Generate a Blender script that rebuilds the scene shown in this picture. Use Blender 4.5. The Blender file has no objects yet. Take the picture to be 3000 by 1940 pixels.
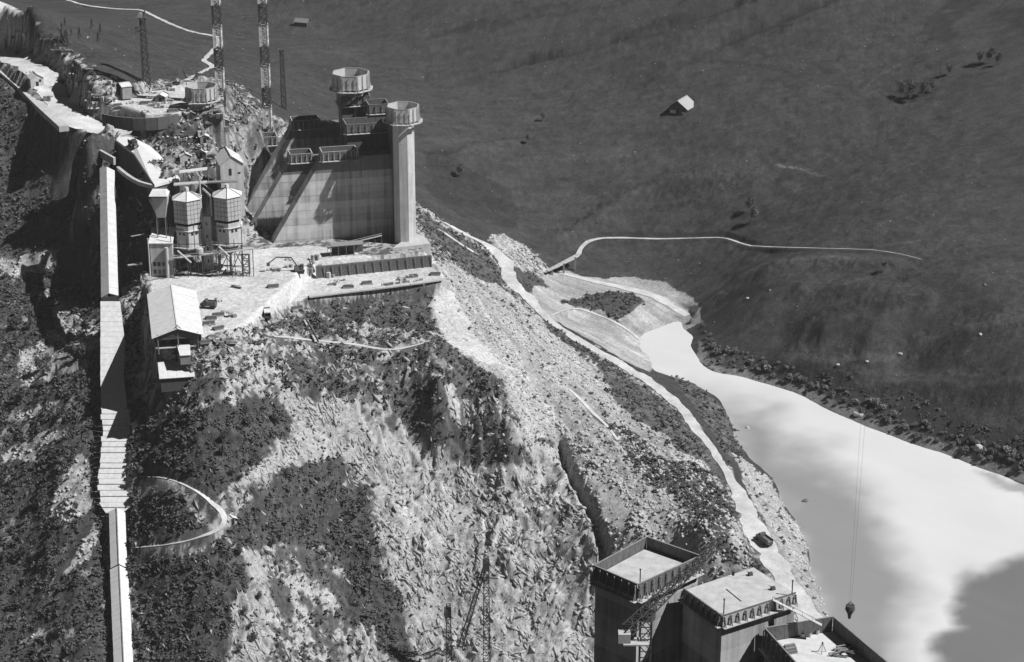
import bpy, bmesh, math, random
import numpy as np
from mathutils import Vector, Matrix

random.seed(7)
S = bpy.context.scene
COL = S.collection

# ------------------------------------------------------------------ camera
CAM_Z = 330.0
PITCH = math.radians(21.5)
FOC = 6000.0                       # focal length in pixels of a 3000 px wide frame (72 mm on 36 mm)
cam_d = bpy.data.cameras.new("camera"); cam = bpy.data.objects.new("camera", cam_d); COL.objects.link(cam)
cam.location = (0, 0, CAM_Z); cam.rotation_euler = (math.pi / 2 - PITCH, 0, 0)
cam_d.sensor_width = 36; cam_d.lens = 72; cam_d.clip_start = 1; cam_d.clip_end = 6000
S.camera = cam
# ------------------------------------------------------------------ sky and sun (grey: black-and-white photograph)
SUN_EL = math.radians(49.0)
SUN_AZ = math.radians(-14.0)        # measured from +X towards +Y
w = bpy.data.worlds.new("World"); S.world = w; w.use_nodes = True
nt = w.node_tree; nt.nodes.clear()
sky = nt.nodes.new("ShaderNodeTexSky"); sky.sky_type = 'NISHITA'; sky.sun_disc = False
sky.altitude = 1600; sky.air_density = 0.12; sky.dust_density = 0.05; sky.sun_elevation = SUN_EL; sky.sun_rotation = math.pi / 2 - SUN_AZ
bw = nt.nodes.new("ShaderNodeRGBToBW"); bg = nt.nodes.new("ShaderNodeBackground"); bg.inputs[1].default_value = 0.05
wo = nt.nodes.new("ShaderNodeOutputWorld")
nt.links.new(sky.outputs[0], bw.inputs[0]); nt.links.new(bw.outputs[0], bg.inputs[0]); nt.links.new(bg.outputs[0], wo.inputs[0])
sd = bpy.data.lights.new("sun", 'SUN'); sun = bpy.data.objects.new("sun", sd); COL.objects.link(sun)
sd.energy = 5.0; sd.angle = math.radians(0.5); sd.color = (1, 1, 1)
sdir = Vector((math.cos(SUN_AZ) * math.cos(SUN_EL), math.sin(SUN_AZ) * math.cos(SUN_EL), math.sin(SUN_EL)))
sun.rotation_euler = sdir.to_track_quat('Z', 'Y').to_euler(); sun.location = (200, 600, 500)
S.view_settings.view_transform = 'Standard'; S.view_settings.look = 'None'
S.view_settings.exposure = 0.1; S.view_settings.gamma = 1.0
S.render.engine = 'CYCLES'
S.cycles.max_bounces = 4; S.cycles.diffuse_bounces = 1; S.cycles.use_denoising = True

# ------------------------------------------------------------------ pixel <-> world (survey of the photograph)
FWD = np.array([0, math.cos(PITCH), -math.sin(PITCH)]); UPV = np.array([0, math.sin(PITCH), math.cos(PITCH)])
C0 = np.array([0, 0, CAM_Z])
def ray(u, v): return FWD + np.array([1, 0, 0]) * ((u - 1500) / FOC) + UPV * ((970 - v) / FOC)
def P(u, v, z):
    d = ray(u, v); return C0 + d * ((z - CAM_Z) / d[2])
def PY(u, v, Y):
    d = ray(u, v); return C0 + d * (Y / d[1])
def proj(X, Y, Z):
    dz = Z - CAM_Z
    dep = Y * FWD[1] + dz * FWD[2]
    return 1500 + FOC * X / dep, 970 - FOC * (Y * UPV[1] + dz * UPV[2]) / dep

# ------------------------------------------------------------------ noise
def _hash(ix, iy, seed):
    h = (ix.astype(np.int64) * 374761393 + iy.astype(np.int64) * 668265263 + seed * 974634221) & 0x7fffffff
    h = ((h ^ (h >> 13)) * 1274126177) & 0x7fffffff
    return ((h ^ (h >> 16)) & 0xffff) / 65535.0
def vnoise(x, y, seed=0):
    x = np.asarray(x, float); y = np.asarray(y, float)
    ix = np.floor(x); iy = np.floor(y); fx = x - ix; fy = y - iy
    fx = fx * fx * fx * (fx * (fx * 6 - 15) + 10); fy = fy * fy * fy * (fy * (fy * 6 - 15) + 10)
    a = _hash(ix, iy, seed); b = _hash(ix + 1, iy, seed); c = _hash(ix, iy + 1, seed); d = _hash(ix + 1, iy + 1, seed)
    return (a + (b - a) * fx) * (1 - fy) + (c + (d - c) * fx) * fy
def fbm(x, y, seed=0, octv=4, gain=0.5):
    s = 0; a = 1; t = 0
    for o in range(octv):
        # rotate every octave so that the lattice never shows
        cx, sx = math.cos(o * 1.1 + .4), math.sin(o * 1.1 + .4)
        s = s + a * vnoise((x * cx - y * sx) * 2 ** o + 17.3 * o, (x * sx + y * cx) * 2 ** o - 9.1 * o, seed + o); t += a; a *= gain
    return s / t
def ridged(x, y, seed=0, octv=4):
    s = 0; a = 1; t = 0
    for o in range(octv):
        cx, sx = math.cos(o * .5), math.sin(o * .5)
        n = vnoise((x * cx - y * sx) * 2 ** o, (x * sx + y * cx) * 2 ** o, seed + o)
        s = s + a * (1 - np.abs(2 * n - 1)); t += a; a *= .5
    return s / t
def sstep(a, b, x):
    t = np.clip((x - a) / (b - a), 0, 1); return t * t * (3 - 2 * t)
def pip(u, v, poly):
    ins = np.zeros(np.shape(u), bool); n = len(poly)
    for i in range(n):
        x1, y1 = poly[i]; x2, y2 = poly[(i + 1) % n]
        if y1 == y2: continue
        c = ((y1 > v) != (y2 > v)) & (u < (x2 - x1) * (v - y1) / (y2 - y1) + x1)
        ins ^= c
    return ins
def pdist(x, y, line):
    """distance to a polyline, and the position along it (segment index + fraction)"""
    bd = np.full(np.shape(x), 1e9); bt = np.zeros(np.shape(x))
    for i in range(len(line) - 1):
        ax, ay = line[i][:2]; bx, by = line[i + 1][:2]
        dx, dy = bx - ax, by - ay; L = dx * dx + dy * dy + 1e-9
        t = np.clip(((x - ax) * dx + (y - ay) * dy) / L, 0, 1)
        d = np.hypot(x - ax - t * dx, y - ay - t * dy)
        m = d < bd; bd = np.where(m, d, bd); bt = np.where(m, i + t, bt)
    return bd, bt
def poly_soft(x, y, poly, wid):
    """1 inside a world polygon, fading to 0 over wid metres outside"""
    m = pip(x, y, poly); d, _ = pdist(x, y, list(poly) + [poly[0]])
    return np.where(m, 1.0, 1 - sstep(0, wid, d))

# ------------------------------------------------------------------ materials
MATS = {}
def mat(name, val, var=0.25, scale=0.6, rough=0.85, streak=0.0, bump=0.0, spec=0.25, metal=0.0):
    """grey procedural material: mottling, optional vertical streaks of dirt, optional relief"""
    if name in MATS: return MATS[name]
    m = bpy.data.materials.new(name); m.use_nodes = True; t = m.node_tree; n = t.nodes; L = t.links
    b = n["Principled BSDF"]; b.inputs["Roughness"].default_value = rough
    b.inputs["Specular IOR Level"].default_value = spec; b.inputs["Metallic"].default_value = metal
    g = n.new("ShaderNodeNewGeometry")
    def noise(sc, det, vec=None):
        q = n.new("ShaderNodeTexNoise"); q.inputs["Scale"].default_value = sc; q.inputs["Detail"].default_value = det
        L.new(vec if vec else g.outputs["Position"], q.inputs["Vector"]); return q.outputs["Fac"]
    def math_(op, a, b2):
        q = n.new("ShaderNodeMath"); q.operation = op
        for i, x in enumerate((a, b2)):
            if isinstance(x, (int, float)): q.inputs[i].default_value = x
            else: L.new(x, q.inputs[i])
        return q.outputs[0]
    f = math_('ADD', math_('MULTIPLY', noise(scale, 5), 1.2), math_('MULTIPLY', noise(scale * 7, 3), .8))   # about 1.0
    f = math_('ADD', 1.0, math_('MULTIPLY', math_('SUBTRACT', f, 1.0), var * 2.6))
    if streak:
        mp = n.new("ShaderNodeVectorMath"); mp.operation = 'MULTIPLY'; mp.inputs[1].default_value = (1, 1, .06)
        L.new(g.outputs["Position"], mp.inputs[0])
        s = noise(.55, 8, mp.outputs[0])
        r = n.new("ShaderNodeMapRange"); r.inputs[1].default_value = .42; r.inputs[2].default_value = .7
        r.inputs[3].default_value = 1; r.inputs[4].default_value = 1 - streak
        L.new(s, r.inputs[0]); f = math_('MULTIPLY', f, r.outputs[0])
    f = math_('MULTIPLY', f, val)
    f = math_('MAXIMUM', f, .012)
    cc = n.new("ShaderNodeCombineColor")
    for i in range(3): L.new(f, cc.inputs[i])
    L.new(cc.outputs[0], b.inputs["Base Color"])
    if bump:
        bp = n.new("ShaderNodeBump"); bp.inputs["Strength"].default_value = bump; bp.inputs["Distance"].default_value = .3
        L.new(noise(scale * 4, 5), bp.inputs["Height"]); L.new(bp.outputs[0], b.inputs["Normal"])
    MATS[name] = m; return m
def M_conc():   return mat("concrete", .44, .16, .25, .9, streak=.5, bump=.1)
def M_concl():  return mat("concrete_fresh", .52, .12, .3, .9, streak=.15)
def M_wood():   return mat("timber_pale", .48, .2, 1.2, .85)
def M_wood2():  return mat("timber_weathered", .26, .3, 1.2, .9)
def M_form():   return mat("shutter_board_oiled", .13, .3, 1.0, .8)
def M_steel():  return mat("steel_dark", .07, .3, 1.5, .6, spec=.4)
def M_steell(): return mat("steel_pale", .5, .15, 1.5, .55, spec=.4)
def M_white():  return mat("white_paint", .72, .1, .8, .7)
def M_tin():    return mat("sheet_metal_roof", .74, .1, .5, .5, streak=.12, spec=.4)
def M_dark():   return mat("dark_interior", .03, .3, 1, .9)
def M_glass():  return mat("window_glass", .03, .1, 1, .15, spec=.6)
def M_rubber(): return mat("tyre_rubber", .03, .2, 3, .9)
def M_road():   return mat("crushed_stone_road", .56, .3, .18, .95, bump=.2)
def M_leaf():   return mat("leaf_dark", .085, .4, 1.5, .8)
def M_leafm():  return mat("leaf_mid", .13, .35, 1.5, .8)
def M_bark():   return mat("bark", .12, .3, 2, .9)
def M_rock():   return mat("loose_rock", .45, .3, .8, .92)
def M_rockd():  return mat("loose_rock_dark", .17, .3, .8, .92)
def M_vehicle():return mat("vehicle_paint", .12, .2, 1, .5, spec=.4)

# ------------------------------------------------------------------ mesh builder and scene tree
class MB:
    def __init__(s): s.v = []; s.f = []
    def add(s, vs, fs):
        o = len(s.v); s.v += [tuple(map(float, p)) for p in vs]; s.f += [tuple(i + o for i in f) for f in fs]; return s
    def quad(s, *p): return s.add(p, [tuple(range(len(p)))])
    def box(s, c, size, rz=0.0, M=None):
        x, y, z = (q / 2 for q in size); vs = []
        cr, sr = math.cos(rz), math.sin(rz)
        for dz in (-z, z):
            for dx, dy in ((-x, -y), (x, -y), (x, y), (-x, y)):
                p = Vector((dx, dy, dz))
                if M is not None: p = M @ p
                vs.append((c[0] + p.x * cr - p.y * sr, c[1] + p.x * sr + p.y * cr, c[2] + p.z))
        return s.add(vs, [(3, 2, 1, 0), (4, 5, 6, 7), (0, 1, 5, 4), (1, 2, 6, 5), (2, 3, 7, 6), (3, 0, 4, 7)])
    def bar(s, p, q, w, h=None):
        p = Vector(p); q = Vector(q); h = h or w; d = (q - p)
        if d.length < 1e-6: return s
        d.normalize(); up = Vector((0, 0, 1)) if abs(d.z) < .95 else Vector((0, 1, 0))
        a = d.cross(up).normalized() * w / 2; b = a.cross(d).normalized() * h / 2
        vs = [p - a - b, p + a - b, p + a + b, p - a + b, q - a - b, q + a - b, q + a + b, q - a + b]
        return s.add(vs, [(3, 2, 1, 0), (4, 5, 6, 7), (0, 1, 5, 4), (1, 2, 6, 5), (2, 3, 7, 6), (3, 0, 4, 7)])
    def cone(s, p, q, r0, r1, n=10, ph=0.0, cap=True):
        p = Vector(p); q = Vector(q); d = (q - p).normalized(); up = Vector((0, 0, 1)) if abs(d.z) < .95 else Vector((1, 0, 0))
        if abs(d.z) >= .95: a = Vector((1, 0, 0)); b = Vector((0, 1, 0))
        else: a = d.cross(up).normalized(); b = a.cross(d).normalized()
        vs = [p + (a * math.cos(ph + 2 * math.pi * i / n) + b * math.sin(ph + 2 * math.pi * i / n)) * r0 for i in range(n)]
        vs += [q + (a * math.cos(ph + 2 * math.pi * i / n) + b * math.sin(ph + 2 * math.pi * i / n)) * r1 for i in range(n)]
        fs = [(i, (i + 1) % n, n + (i + 1) % n, n + i) for i in range(n)]
        if cap: fs += [tuple(range(n))[::-1], tuple(range(n, 2 * n))]
        return s.add(vs, fs)
    def prism(s, poly, z0, z1):
        n = len(poly); z0 = [z0] * n if not hasattr(z0, '__len__') else z0; z1 = [z1] * n if not hasattr(z1, '__len__') else z1
        vs = [(p[0], p[1], z) for p, z in zip(poly, z0)] + [(p[0], p[1], z) for p, z in zip(poly, z1)]
        return s.add(vs, [tuple(range(n))[::-1], tuple(range(n, 2 * n))] + [(i, (i + 1) % n, n + (i + 1) % n, n + i) for i in range(n)])
    def extrude(s, pts, off):
        """closed outline of 3-D points pushed along a vector"""
        n = len(pts); off = np.array(off); vs = [tuple(p) for p in pts] + [tuple(np.array(p) + off) for p in pts]
        return s.add(vs, [tuple(range(n))[::-1], tuple(range(n, 2 * n))] + [(i, (i + 1) % n, n + (i + 1) % n, n + i) for i in range(n)])
def mesh(name, mb, m, smooth=False):
    me = bpy.data.meshes.new(name); me.from_pydata(mb.v, [], mb.f); me.materials.append(m)
    bm = bmesh.new(); bm.from_mesh(me); bmesh.ops.recalc_face_normals(bm, faces=bm.faces); bm.to_mesh(me); bm.free()
    if smooth:
        me.polygons.foreach_set("use_smooth", [True] * len(me.polygons))
    me.update(); return me
def obj(name, mb, m, parent=None, smooth=False, loc=None):
    """links a mesh; its coordinates are world ones unless loc is given; under a parent they are made relative to it"""
    if parent is not None:
        o0 = Vector(parent.get("_o", (0, 0, 0)))
        mb2 = MB(); mb2.v = [(x - o0.x, y - o0.y, z - o0.z) for x, y, z in mb.v]; mb2.f = mb.f; mb = mb2
    o = bpy.data.objects.new(name, mesh(name, mb, m, smooth) if not isinstance(mb, bpy.types.Mesh) else mb)
    COL.objects.link(o)
    if parent is not None:
        o.parent = parent; o["_o"] = tuple(parent.get("_o", (0, 0, 0)))
    return o
def inst(o, name, me, loc, rz=0.0, parent=None, scale=1.0, rx=0.0):
    """another object sharing a mesh; loc in world coordinates"""
    b = bpy.data.objects.new(name, me); COL.objects.link(b)
    if parent is not None:
        q = Vector(parent.get("_o", (0, 0, 0))); b.parent = parent; b.location = Vector(loc) - q
    else: b.location = loc
    b.rotation_euler = (rx, 0, rz); b.scale = (scale,) * 3 if not hasattr(scale, '__len__') else scale
    return b
def thing(name, label, cat, loc, group=None):
    o = bpy.data.objects.new(name, None); COL.objects.link(o); o.location = tuple(map(float, loc)); o["_o"] = tuple(map(float, loc))
    o.empty_display_size = .5; o["kind"] = "thing"
    o["label"] = label; o["category"] = cat; o["kind"] = "thing"
    if group: o["group"] = group
    return o
def tag(o, label, cat, group=None):
    o["label"] = label; o["category"] = cat; o["kind"] = "thing"
    if group: o["group"] = group
    return o
def setting(o, kind='structure', label=None):
    o["kind"] = kind
    if label: o["label"] = label
    return o
# ------------------------------------------------------------------ terrain: surveyed points (pixel u, pixel v, height)
CP = [
 # left gorge side, left of the inclined gallery
 (0,215,104),(60,262,104),(130,322,103),(190,370,102),(240,440,100),
 (-150,480,82),(0,470,84),(80,470,84),(160,500,84),(-150,600,70),(40,600,70),(150,620,70),(230,620,72),
 (-150,720,56),(40,720,57),(150,740,57),(240,760,56),(-150,870,45),(60,870,45),(180,870,46),(265,880,47),
 (-150,1000,36),(60,1000,36),(180,1000,38),(-150,1150,28),(60,1150,29),(180,1150,33),(-200,1300,15),(60,1300,17),(200,1300,23),
 (-200,1500,0),(60,1500,2),(220,1500,9),(-200,1700,-14),(60,1700,-12),(230,1700,-6),(-200,1940,-30),(60,1940,-28),(250,1940,-22),
 (-300,2200,-46),(100,2200,-44),(300,2200,-40),
 # under the inclined gallery
 (335,900,52),(330,1000,47),(330,1150,36),(335,1300,25),(345,1440,14),(350,1600,2),(362,1800,-11),(372,1940,-21),
 # cliff below the ramp, plant platform
 (345,520,88),(400,640,70),(350,700,58),(415,800,60),(390,860,58),(405,960,50),(400,1060,43),(410,1180,35),
 (470,830,62),(560,830,62),(700,800,62),(600,930,62),(470,1000,57),(640,970,61.5),(590,1010,59),
 (500,1100,50),(620,1080,55),(740,1010,57),(700,1080,53),(500,1200,41),(640,1200,45),(500,1400,26),(640,1400,28),(500,1600,9),(640,1600,10),
 (500,1800,-8),(700,1800,-7),(500,1940,-19),(700,1940,-18),(500,2200,-38),(800,2200,-38),
 # centre slope
 (830,980,54),(900,895,53),(900,960,51),(900,1100,44),(900,1250,31),(900,1400,17.5),(900,1600,0),(900,1800,-17.6),(900,1940,-29),
 (1050,890,52),(1060,970,48),(1060,1100,42),(1080,1250,27),(1100,1400,12),(1080,1600,-4),(1100,1800,-22),(1100,1940,-33),
 (1200,880,51),(1250,960,47.5),(1290,900,48),(1230,1030,47),(1330,1040,45),(1420,1100,40),(1200,1120,38),(1300,1130,40),(1400,1170,34),(1180,1220,28),(1230,1290,20),
 (1350,1220,27),(1470,1200,31),(1530,1290,22),(1300,1340,16),(1420,1380,11),(1540,1380,10),
 (1250,1550,-2),(1250,1800,-24),(1250,1940,-36),(1250,2200,-56),(1450,1480,3),(1450,1650,-10),(1450,1800,-22),(1450,1940,-33),
 (1600,1480,3),(1660,1560,-2),(1620,1700,-13),(1600,1940,-32),(1600,2200,-52),(1800,1900,-28),(2000,2200,-60),
 # scree flank to the lake
 (1290,790,58),(1330,860,50),(1400,950,42),(1470,1040,36),(1420,860,38),(1530,960,33),(1600,1050,29),(1600,1150,25),(1620,1250,18),(1700,1150,24),(1700,1300,16),
 (1640,1350,10),(1760,1600,0),(1740,1450,8),(1800,1250,18),(1800,1400,12),(1850,1550,8),(1900,1350,15),(1960,1500,11),(2050,1620,9),(2100,1800,4),(2150,2000,2),
 (1240,650,46),(1350,720,35),(1450,790,27),(1560,890,19),(1240,600,44),(1350,650,33),(1440,690,26),(1500,760,20),(1540,830,16),(1650,960,13.5),(1800,1050,12.5),(1900,1110,12),(1850,1130,15),(1980,1190,12.5),(2050,1250,11),
 (2080,1400,12),(2140,1390,10),(2200,1500,9.5),(2235,1590,9),(2300,1700,8),(2370,1830,7),(2430,1950,6),
 # flats at the head of the lake
 (1560,790,13),(1620,800,9),(1700,800,7),(1850,830,4),(1980,870,3),(2040,930,3),(1640,870,8),(1750,870,8),(1850,890,7),(1700,940,4),(1800,980,3),(1870,1030,1.5),(1860,950,2),
 # shore, left and right, and lake bed
 (1888,1032,0),(1915,1085,0),(1956,1100,0),(2040,1128,0),(2103,1167,0),(2131,1215,0),(2158,1297,0),(2200,1345,0),(2246,1385,0),(2290,1473,0),(2333,1527,0),(2355,1582,0),(2371,1664,0),(2404,1746,0),(2426,1806,0),(2480,1940,0),(2560,2150,0),
 (2014,936,.6),(2030,985,0),(2042,1041,0),(2108,1093,0),(2186,1107,0),(2251,1126,0),(2330,1151,0),(2390,1181,0),(2454,1213,0),(2510,1237,0),(2593,1269,0),(2676,1301,0),(2768,1329,0),(2824,1352,0),(2944,1396,0),(3100,1450,0),(3300,1520,0),
 (1960,1010,-2),(2100,1130,-2),(2300,1230,-5),(2500,1350,-6),(2700,1450,-6),(2450,1600,-6),(2800,1700,-7),(3000,1600,-7),(2700,1940,-8),(3100,1950,-8),(3300,1700,-8),
 # far bank
 (2085,1000,4),(2150,1030,5),(2250,1060,6),(2360,1090,6.5),(2480,1130,7),(2600,1185,7),(2720,1235,7),(2850,1280,7),(3000,1335,7),(3200,1400,7),
 (2060,880,7),(2100,840,11),(2250,900,19),(2300,1000,11),(2400,950,22),(2550,980,23),(2500,1065,12),(2650,1080,13),(2800,1150,15),(2950,1200,16),(2780,990,26),(2900,1000,30),(3000,1080,28),
 (2250,790,26),(2450,770,33),(2650,800,37),(2850,820,42),(3000,880,40),(2000,780,10),(1850,760,9),(1700,720,13),(1600,700,16),(1500,690,19),(1400,620,28),(1280,560,36),
 # spur with the road, top left
 (0,160,107),(60,180,107),(130,250,106),(200,330,105),(330,392,103),(430,470,100),(470,535,97),(-200,100,108),(-200,160,106),
 (0,20,125),(60,60,124),(110,110,122),(-200,-40,128),(180,190,119),(260,250,115),(330,280,112),(60,140,112),
 (300,345,105),(420,378,104),(520,385,103),(600,370,103),(420,325,109),(540,310,109),(640,320,106),(720,330,101),(470,255,110),(560,255,109),(650,262,107),
 (480,420,99),(560,430,97),(640,440,95),(560,520,93),(640,540,90),(560,600,76),(640,640,72),(1080,560,60),
 (1150,600,56),(760,360,97),
 # lee side of the spur
 (300,190,100),(450,200,96),(600,215,92),(720,270,88),(820,330,78),(950,400,66),(1100,480,54),(100,60,112),
]
pts = np.array([P(*c) for c in CP])
# the far mountainside: rises away from the bank
def hill(X, Y):
    d = (X - 14) * .70 + (Y - 866) * .71
    return 12 + .27 * d + .00006 * np.maximum(d, 0) ** 2, d
ex = []
for X in np.arange(-520, 760, 70.0):
    for Y in np.arange(760, 2300, 70.0):
        z, d = hill(X, Y)
        if d < 105 or d > 1000: continue
        if X < -20 and d < 120: continue
        ex.append((X, Y, z))
for X in (-500, -350): ex += [(X, 900, 90), (X, 750, 60), (X, 620, 0), (X, 500, -40)]
ex += [(-98, 790, 60), (-100, 812, 59), (-96, 832, 59), (-84, 850, 60), (-80, 800, 59), (-70, 830, 58), (-55, 850, 55), (-120, 838, 84), (-103, 765, 63), (-106, 780, 62), (-110, 800, 64), (-106, 820, 63), (-103, 845, 68), (-118, 812, 80)]
ex += [(0, 480, -75), (-120, 480, -70), (120, 470, -60), (250, 480, -10), (0, 300, -75), (-300, 300, -75), (300, 300, -20), (420, 600, -8), (480, 750, 20)]
pts = np.vstack([pts, np.array(ex)])
def rbf_fit(p, c):
    n = len(p); d = np.hypot(p[:, None, 0] - p[None, :, 0], p[:, None, 1] - p[None, :, 1])
    A = np.zeros((n + 3, n + 3)); A[:n, :n] = -np.sqrt(d * d + c * c) - np.eye(n) * -.25
    A[:n, n] = 1; A[:n, n + 1] = p[:, 0] / 500; A[:n, n + 2] = p[:, 1] / 500; A[n:, :n] = A[:n, n:].T
    return np.linalg.solve(A, np.concatenate([p[:, 2], [0, 0, 0]]))
RC = 4.0
coef = rbf_fit(pts, RC)
def base_h(X, Y):
    sh = X.shape; x = X.ravel(); y = Y.ravel(); out = np.zeros(x.size); n = len(pts)
    for i in range(0, x.size, 40000):
        xs = x[i:i + 40000, None]; ys = y[i:i + 40000, None]
        k = np.sqrt((xs - pts[None, :, 0]) ** 2 + (ys - pts[None, :, 1]) ** 2 + RC * RC)
        out[i:i + 40000] = -(k @ coef[:n]) + coef[n] + coef[n + 1] * xs[:, 0] / 500 + coef[n + 2] * ys[:, 0] / 500
    return out.reshape(sh)
gx = np.concatenate([np.arange(-700, -230, 12.0), np.arange(-230, -195, 2.5), np.arange(-195, 215, .7), np.arange(215, 330, 2.5), np.arange(330, 900, 14.0)])
gy = np.concatenate([np.arange(250, 560, 8.0), np.arange(560, 585, 1.5), np.arange(585, 945, .7), np.arange(945, 1060, 1.3), np.arange(1060, 1400, 3.0), np.arange(1400, 2300, 20.0)])
# base on a thinner grid, then cubic-ish resampling keeps the script quick
cxs = np.concatenate([np.arange(-700, -240, 24.0), np.arange(-240, 340, 2.4), np.arange(340, 930, 24.0)])
cys = np.concatenate([np.arange(240, 560, 12.0), np.arange(560, 1000, 2.2), np.arange(1000, 1420, 6.0), np.arange(1420, 2340, 30.0)])
cz = base_h(*np.meshgrid(cxs, cys))
def bil(xs, ys, Z, X, Y):
    i = np.clip(np.searchsorted(xs, X) - 1, 0, len(xs) - 2); j = np.clip(np.searchsorted(ys, Y) - 1, 0, len(ys) - 2)
    fx = np.clip((X - xs[i]) / (xs[i + 1] - xs[i]), 0, 1); fy = np.clip((Y - ys[j]) / (ys[j + 1] - ys[j]), 0, 1)
    return (Z[j, i] * (1 - fx) + Z[j, i + 1] * fx) * (1 - fy) + (Z[j + 1, i] * (1 - fx) + Z[j + 1, i + 1] * fx) * fy
GX, GY = np.meshgrid(gx, gy)
GZ = bil(cxs, cys, cz, GX, GY)
def hit(u, v, z0=150.0):
    """first point where the sight line of a photo pixel meets the ground"""
    d = ray(u, v); ts = np.linspace((z0 - CAM_Z) / d[2], (-30 - CAM_Z) / d[2] * 1.6 + 100, 3000)
    x = d[0] * ts; y = d[1] * ts; z = CAM_Z + d[2] * ts
    g = bil(gx, gy, GZ, x, y); k = np.argmax(z < g)
    if not (z < g).any(): k = len(ts) - 1
    k = max(k, 1); a = z[k - 1] - g[k - 1]; b = g[k] - z[k]; f = a / (a + b) if a + b > 0 else 0
    t = ts[k - 1] + (ts[k] - ts[k - 1]) * f
    return np.array([d[0] * t, d[1] * t, CAM_Z + d[2] * t])
def gz(x, y): return float(bil(gx, gy, GZ, np.array([x]), np.array([y]))[0])

# --- levelled ground
PLAT = [P(*q, 62)[:2] for q in [(445,800),(560,770),(680,745),(700,700),(790,690),(940,690),(1140,705),(1235,728),(1262,772),(930,808),(880,800),(700,952),(640,975),(590,985),(470,980),(430,900)]]
TERR = [P(*q, 57.0)[:2] for q in [(880,835),(935,802),(1260,775),(1300,812),(1292,822),(1100,846),(905,872),(860,880)]]
m = poly_soft(GX, GY, PLAT, 4.0); GZ = GZ * (1 - m) + 62 * m
m = poly_soft(GX, GY, TERR, 1.2); GZ = GZ * (1 - m) + 57.0 * m
BENCH = [P(*q, 109)[:2] for q in [(312,322),(340,338),(440,340),(560,325),(650,330),(655,300),(560,270),(470,262),(400,280),(340,296)]]
m = poly_soft(GX, GY, BENCH, 2.0); GZ = GZ * (1 - m) + 109 * m

WALL = [(-60, 150, 106), (0, 200, 105.5), (60, 250, 105), (120, 308, 104.5), (187, 369, 104)]
wl = np.array([P(*q) for q in WALL]); wd_, wt_ = pdist(GX, GY, wl); wz_ = np.interp(wt_, np.arange(len(wl)), wl[:, 2])
GZ = np.where(wd_ < 9, np.minimum(GZ, wz_ - 1.6 + np.maximum(wd_ - 3, 0) * .3), GZ)
# --- roads: centre lines in photo pixels
def line3(px, smooth=3):
    p = np.array([hit(*q) if len(q) == 2 else P(*q) for q in px])
    return p
def resample(p, step=2.0):
    # Catmull-Rom through the surveyed points
    out = []
    q = np.vstack([2 * p[0] - p[1], p, 2 * p[-1] - p[-2]])
    for i in range(1, len(q) - 2):
        n = max(2, int(np.linalg.norm(q[i + 1] - q[i]) / step)); t = np.linspace(0, 1, n, endpoint=False)[:, None]
        out.append(.5 * ((2 * q[i]) + (-q[i - 1] + q[i + 1]) * t + (2 * q[i - 1] - 5 * q[i] + 4 * q[i + 1] - q[i + 2]) * t ** 2 + (-q[i - 1] + 3 * q[i] - 3 * q[i + 1] + q[i + 2]) * t ** 3))
    out.append(p[-1:]); r = np.vstack(out)
    z = r[:, 2].copy()
    for _ in range(6): z[1:-1] = (z[:-2] + z[1:-1] * 2 + z[2:]) / 4
    r[:, 2] = z; return r
def wfun(px_w):
    return px_w
ROADS = {}
def road(name, px, width, label, carve=3.0, mtl=None):
    c = resample(line3(px)); n = len(c)
    wd = np.interp(np.linspace(0, 1, n), np.linspace(0, 1, len(width)), width) if hasattr(width, '__len__') else np.full(n, float(width))
    global GZ
    x0, x1 = c[:, 0].min() - 15, c[:, 0].max() + 15; y0, y1 = c[:, 1].min() - 15, c[:, 1].max() + 15
    i0, i1 = np.searchsorted(gx, [x0, x1]); j0, j1 = np.searchsorted(gy, [y0, y1])
    X = GX[j0:j1, i0:i1]; Y = GY[j0:j1, i0:i1]
    d, t = pdist(X, Y, c)
    zz = np.interp(t, np.arange(n), c[:, 2]); ww = np.interp(t, np.arange(n), wd) / 2
    k = 1 - sstep(ww + (.8 if carve > 1 else .2), ww + (.8 if carve > 1 else .2) + carve, d)
    GZ[j0:j1, i0:i1] = GZ[j0:j1, i0:i1] * (1 - k) + (zz - .12) * k
    ROADS[name] = (c, wd, label, mtl)
    return c
road("haul_road", [(-60,150),(0,163),(60,180),(110,205),(140,250),(170,300),(215,345),(290,378),(360,398)], [13,13,13,12,13,12], "pale gravel road curving down the spur behind the white wall")
road("lakeside_road", [(1240,632),(1300,652),(1370,690),(1430,722),(1475,765),(1490,800),(1505,835),(1550,875),(1605,935),(1700,1000),(1800,1058),(1900,1118),(1985,1185),(2045,1260),(2100,1335),(2150,1420),(2195,1510),(2245,1605),(2310,1715),(2400,1850)], [3.5,4,5,7,6,4,3,4,4.5,5,4.5,4,3.5,3,4,7,8.5,8,8,8], "pale road running along the foot of the scree above the lake")
road("hill_track", [(1604,795),(1650,772),(1690,752),(1705,725),(1735,703),(1800,697),(1950,700),(2100,696),(2140,702),(2200,720),(2350,726),(2550,732),(2640,745),(2700,760)], [2.6,2.6,2.0,2.0,1.4,1.2,1.2,1.1,.8,.6,.5,.35], "narrow pale track bending up from the lake head and across the dark pasture", carve=1.5)
road("mountain_path", [(545,236),(600,207),(622,195),(600,178),(608,165),(632,140),(640,122),(632,108),(560,92),(500,70),(440,42),(410,30),(330,25),(250,15),(180,-5)], [2.8,2.8,2.6,2.6,3,3.5,2.6,2.2,2.2,2,2], "zigzag pale mountain path climbing the dark slope behind the masts", carve=1.5)
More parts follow.
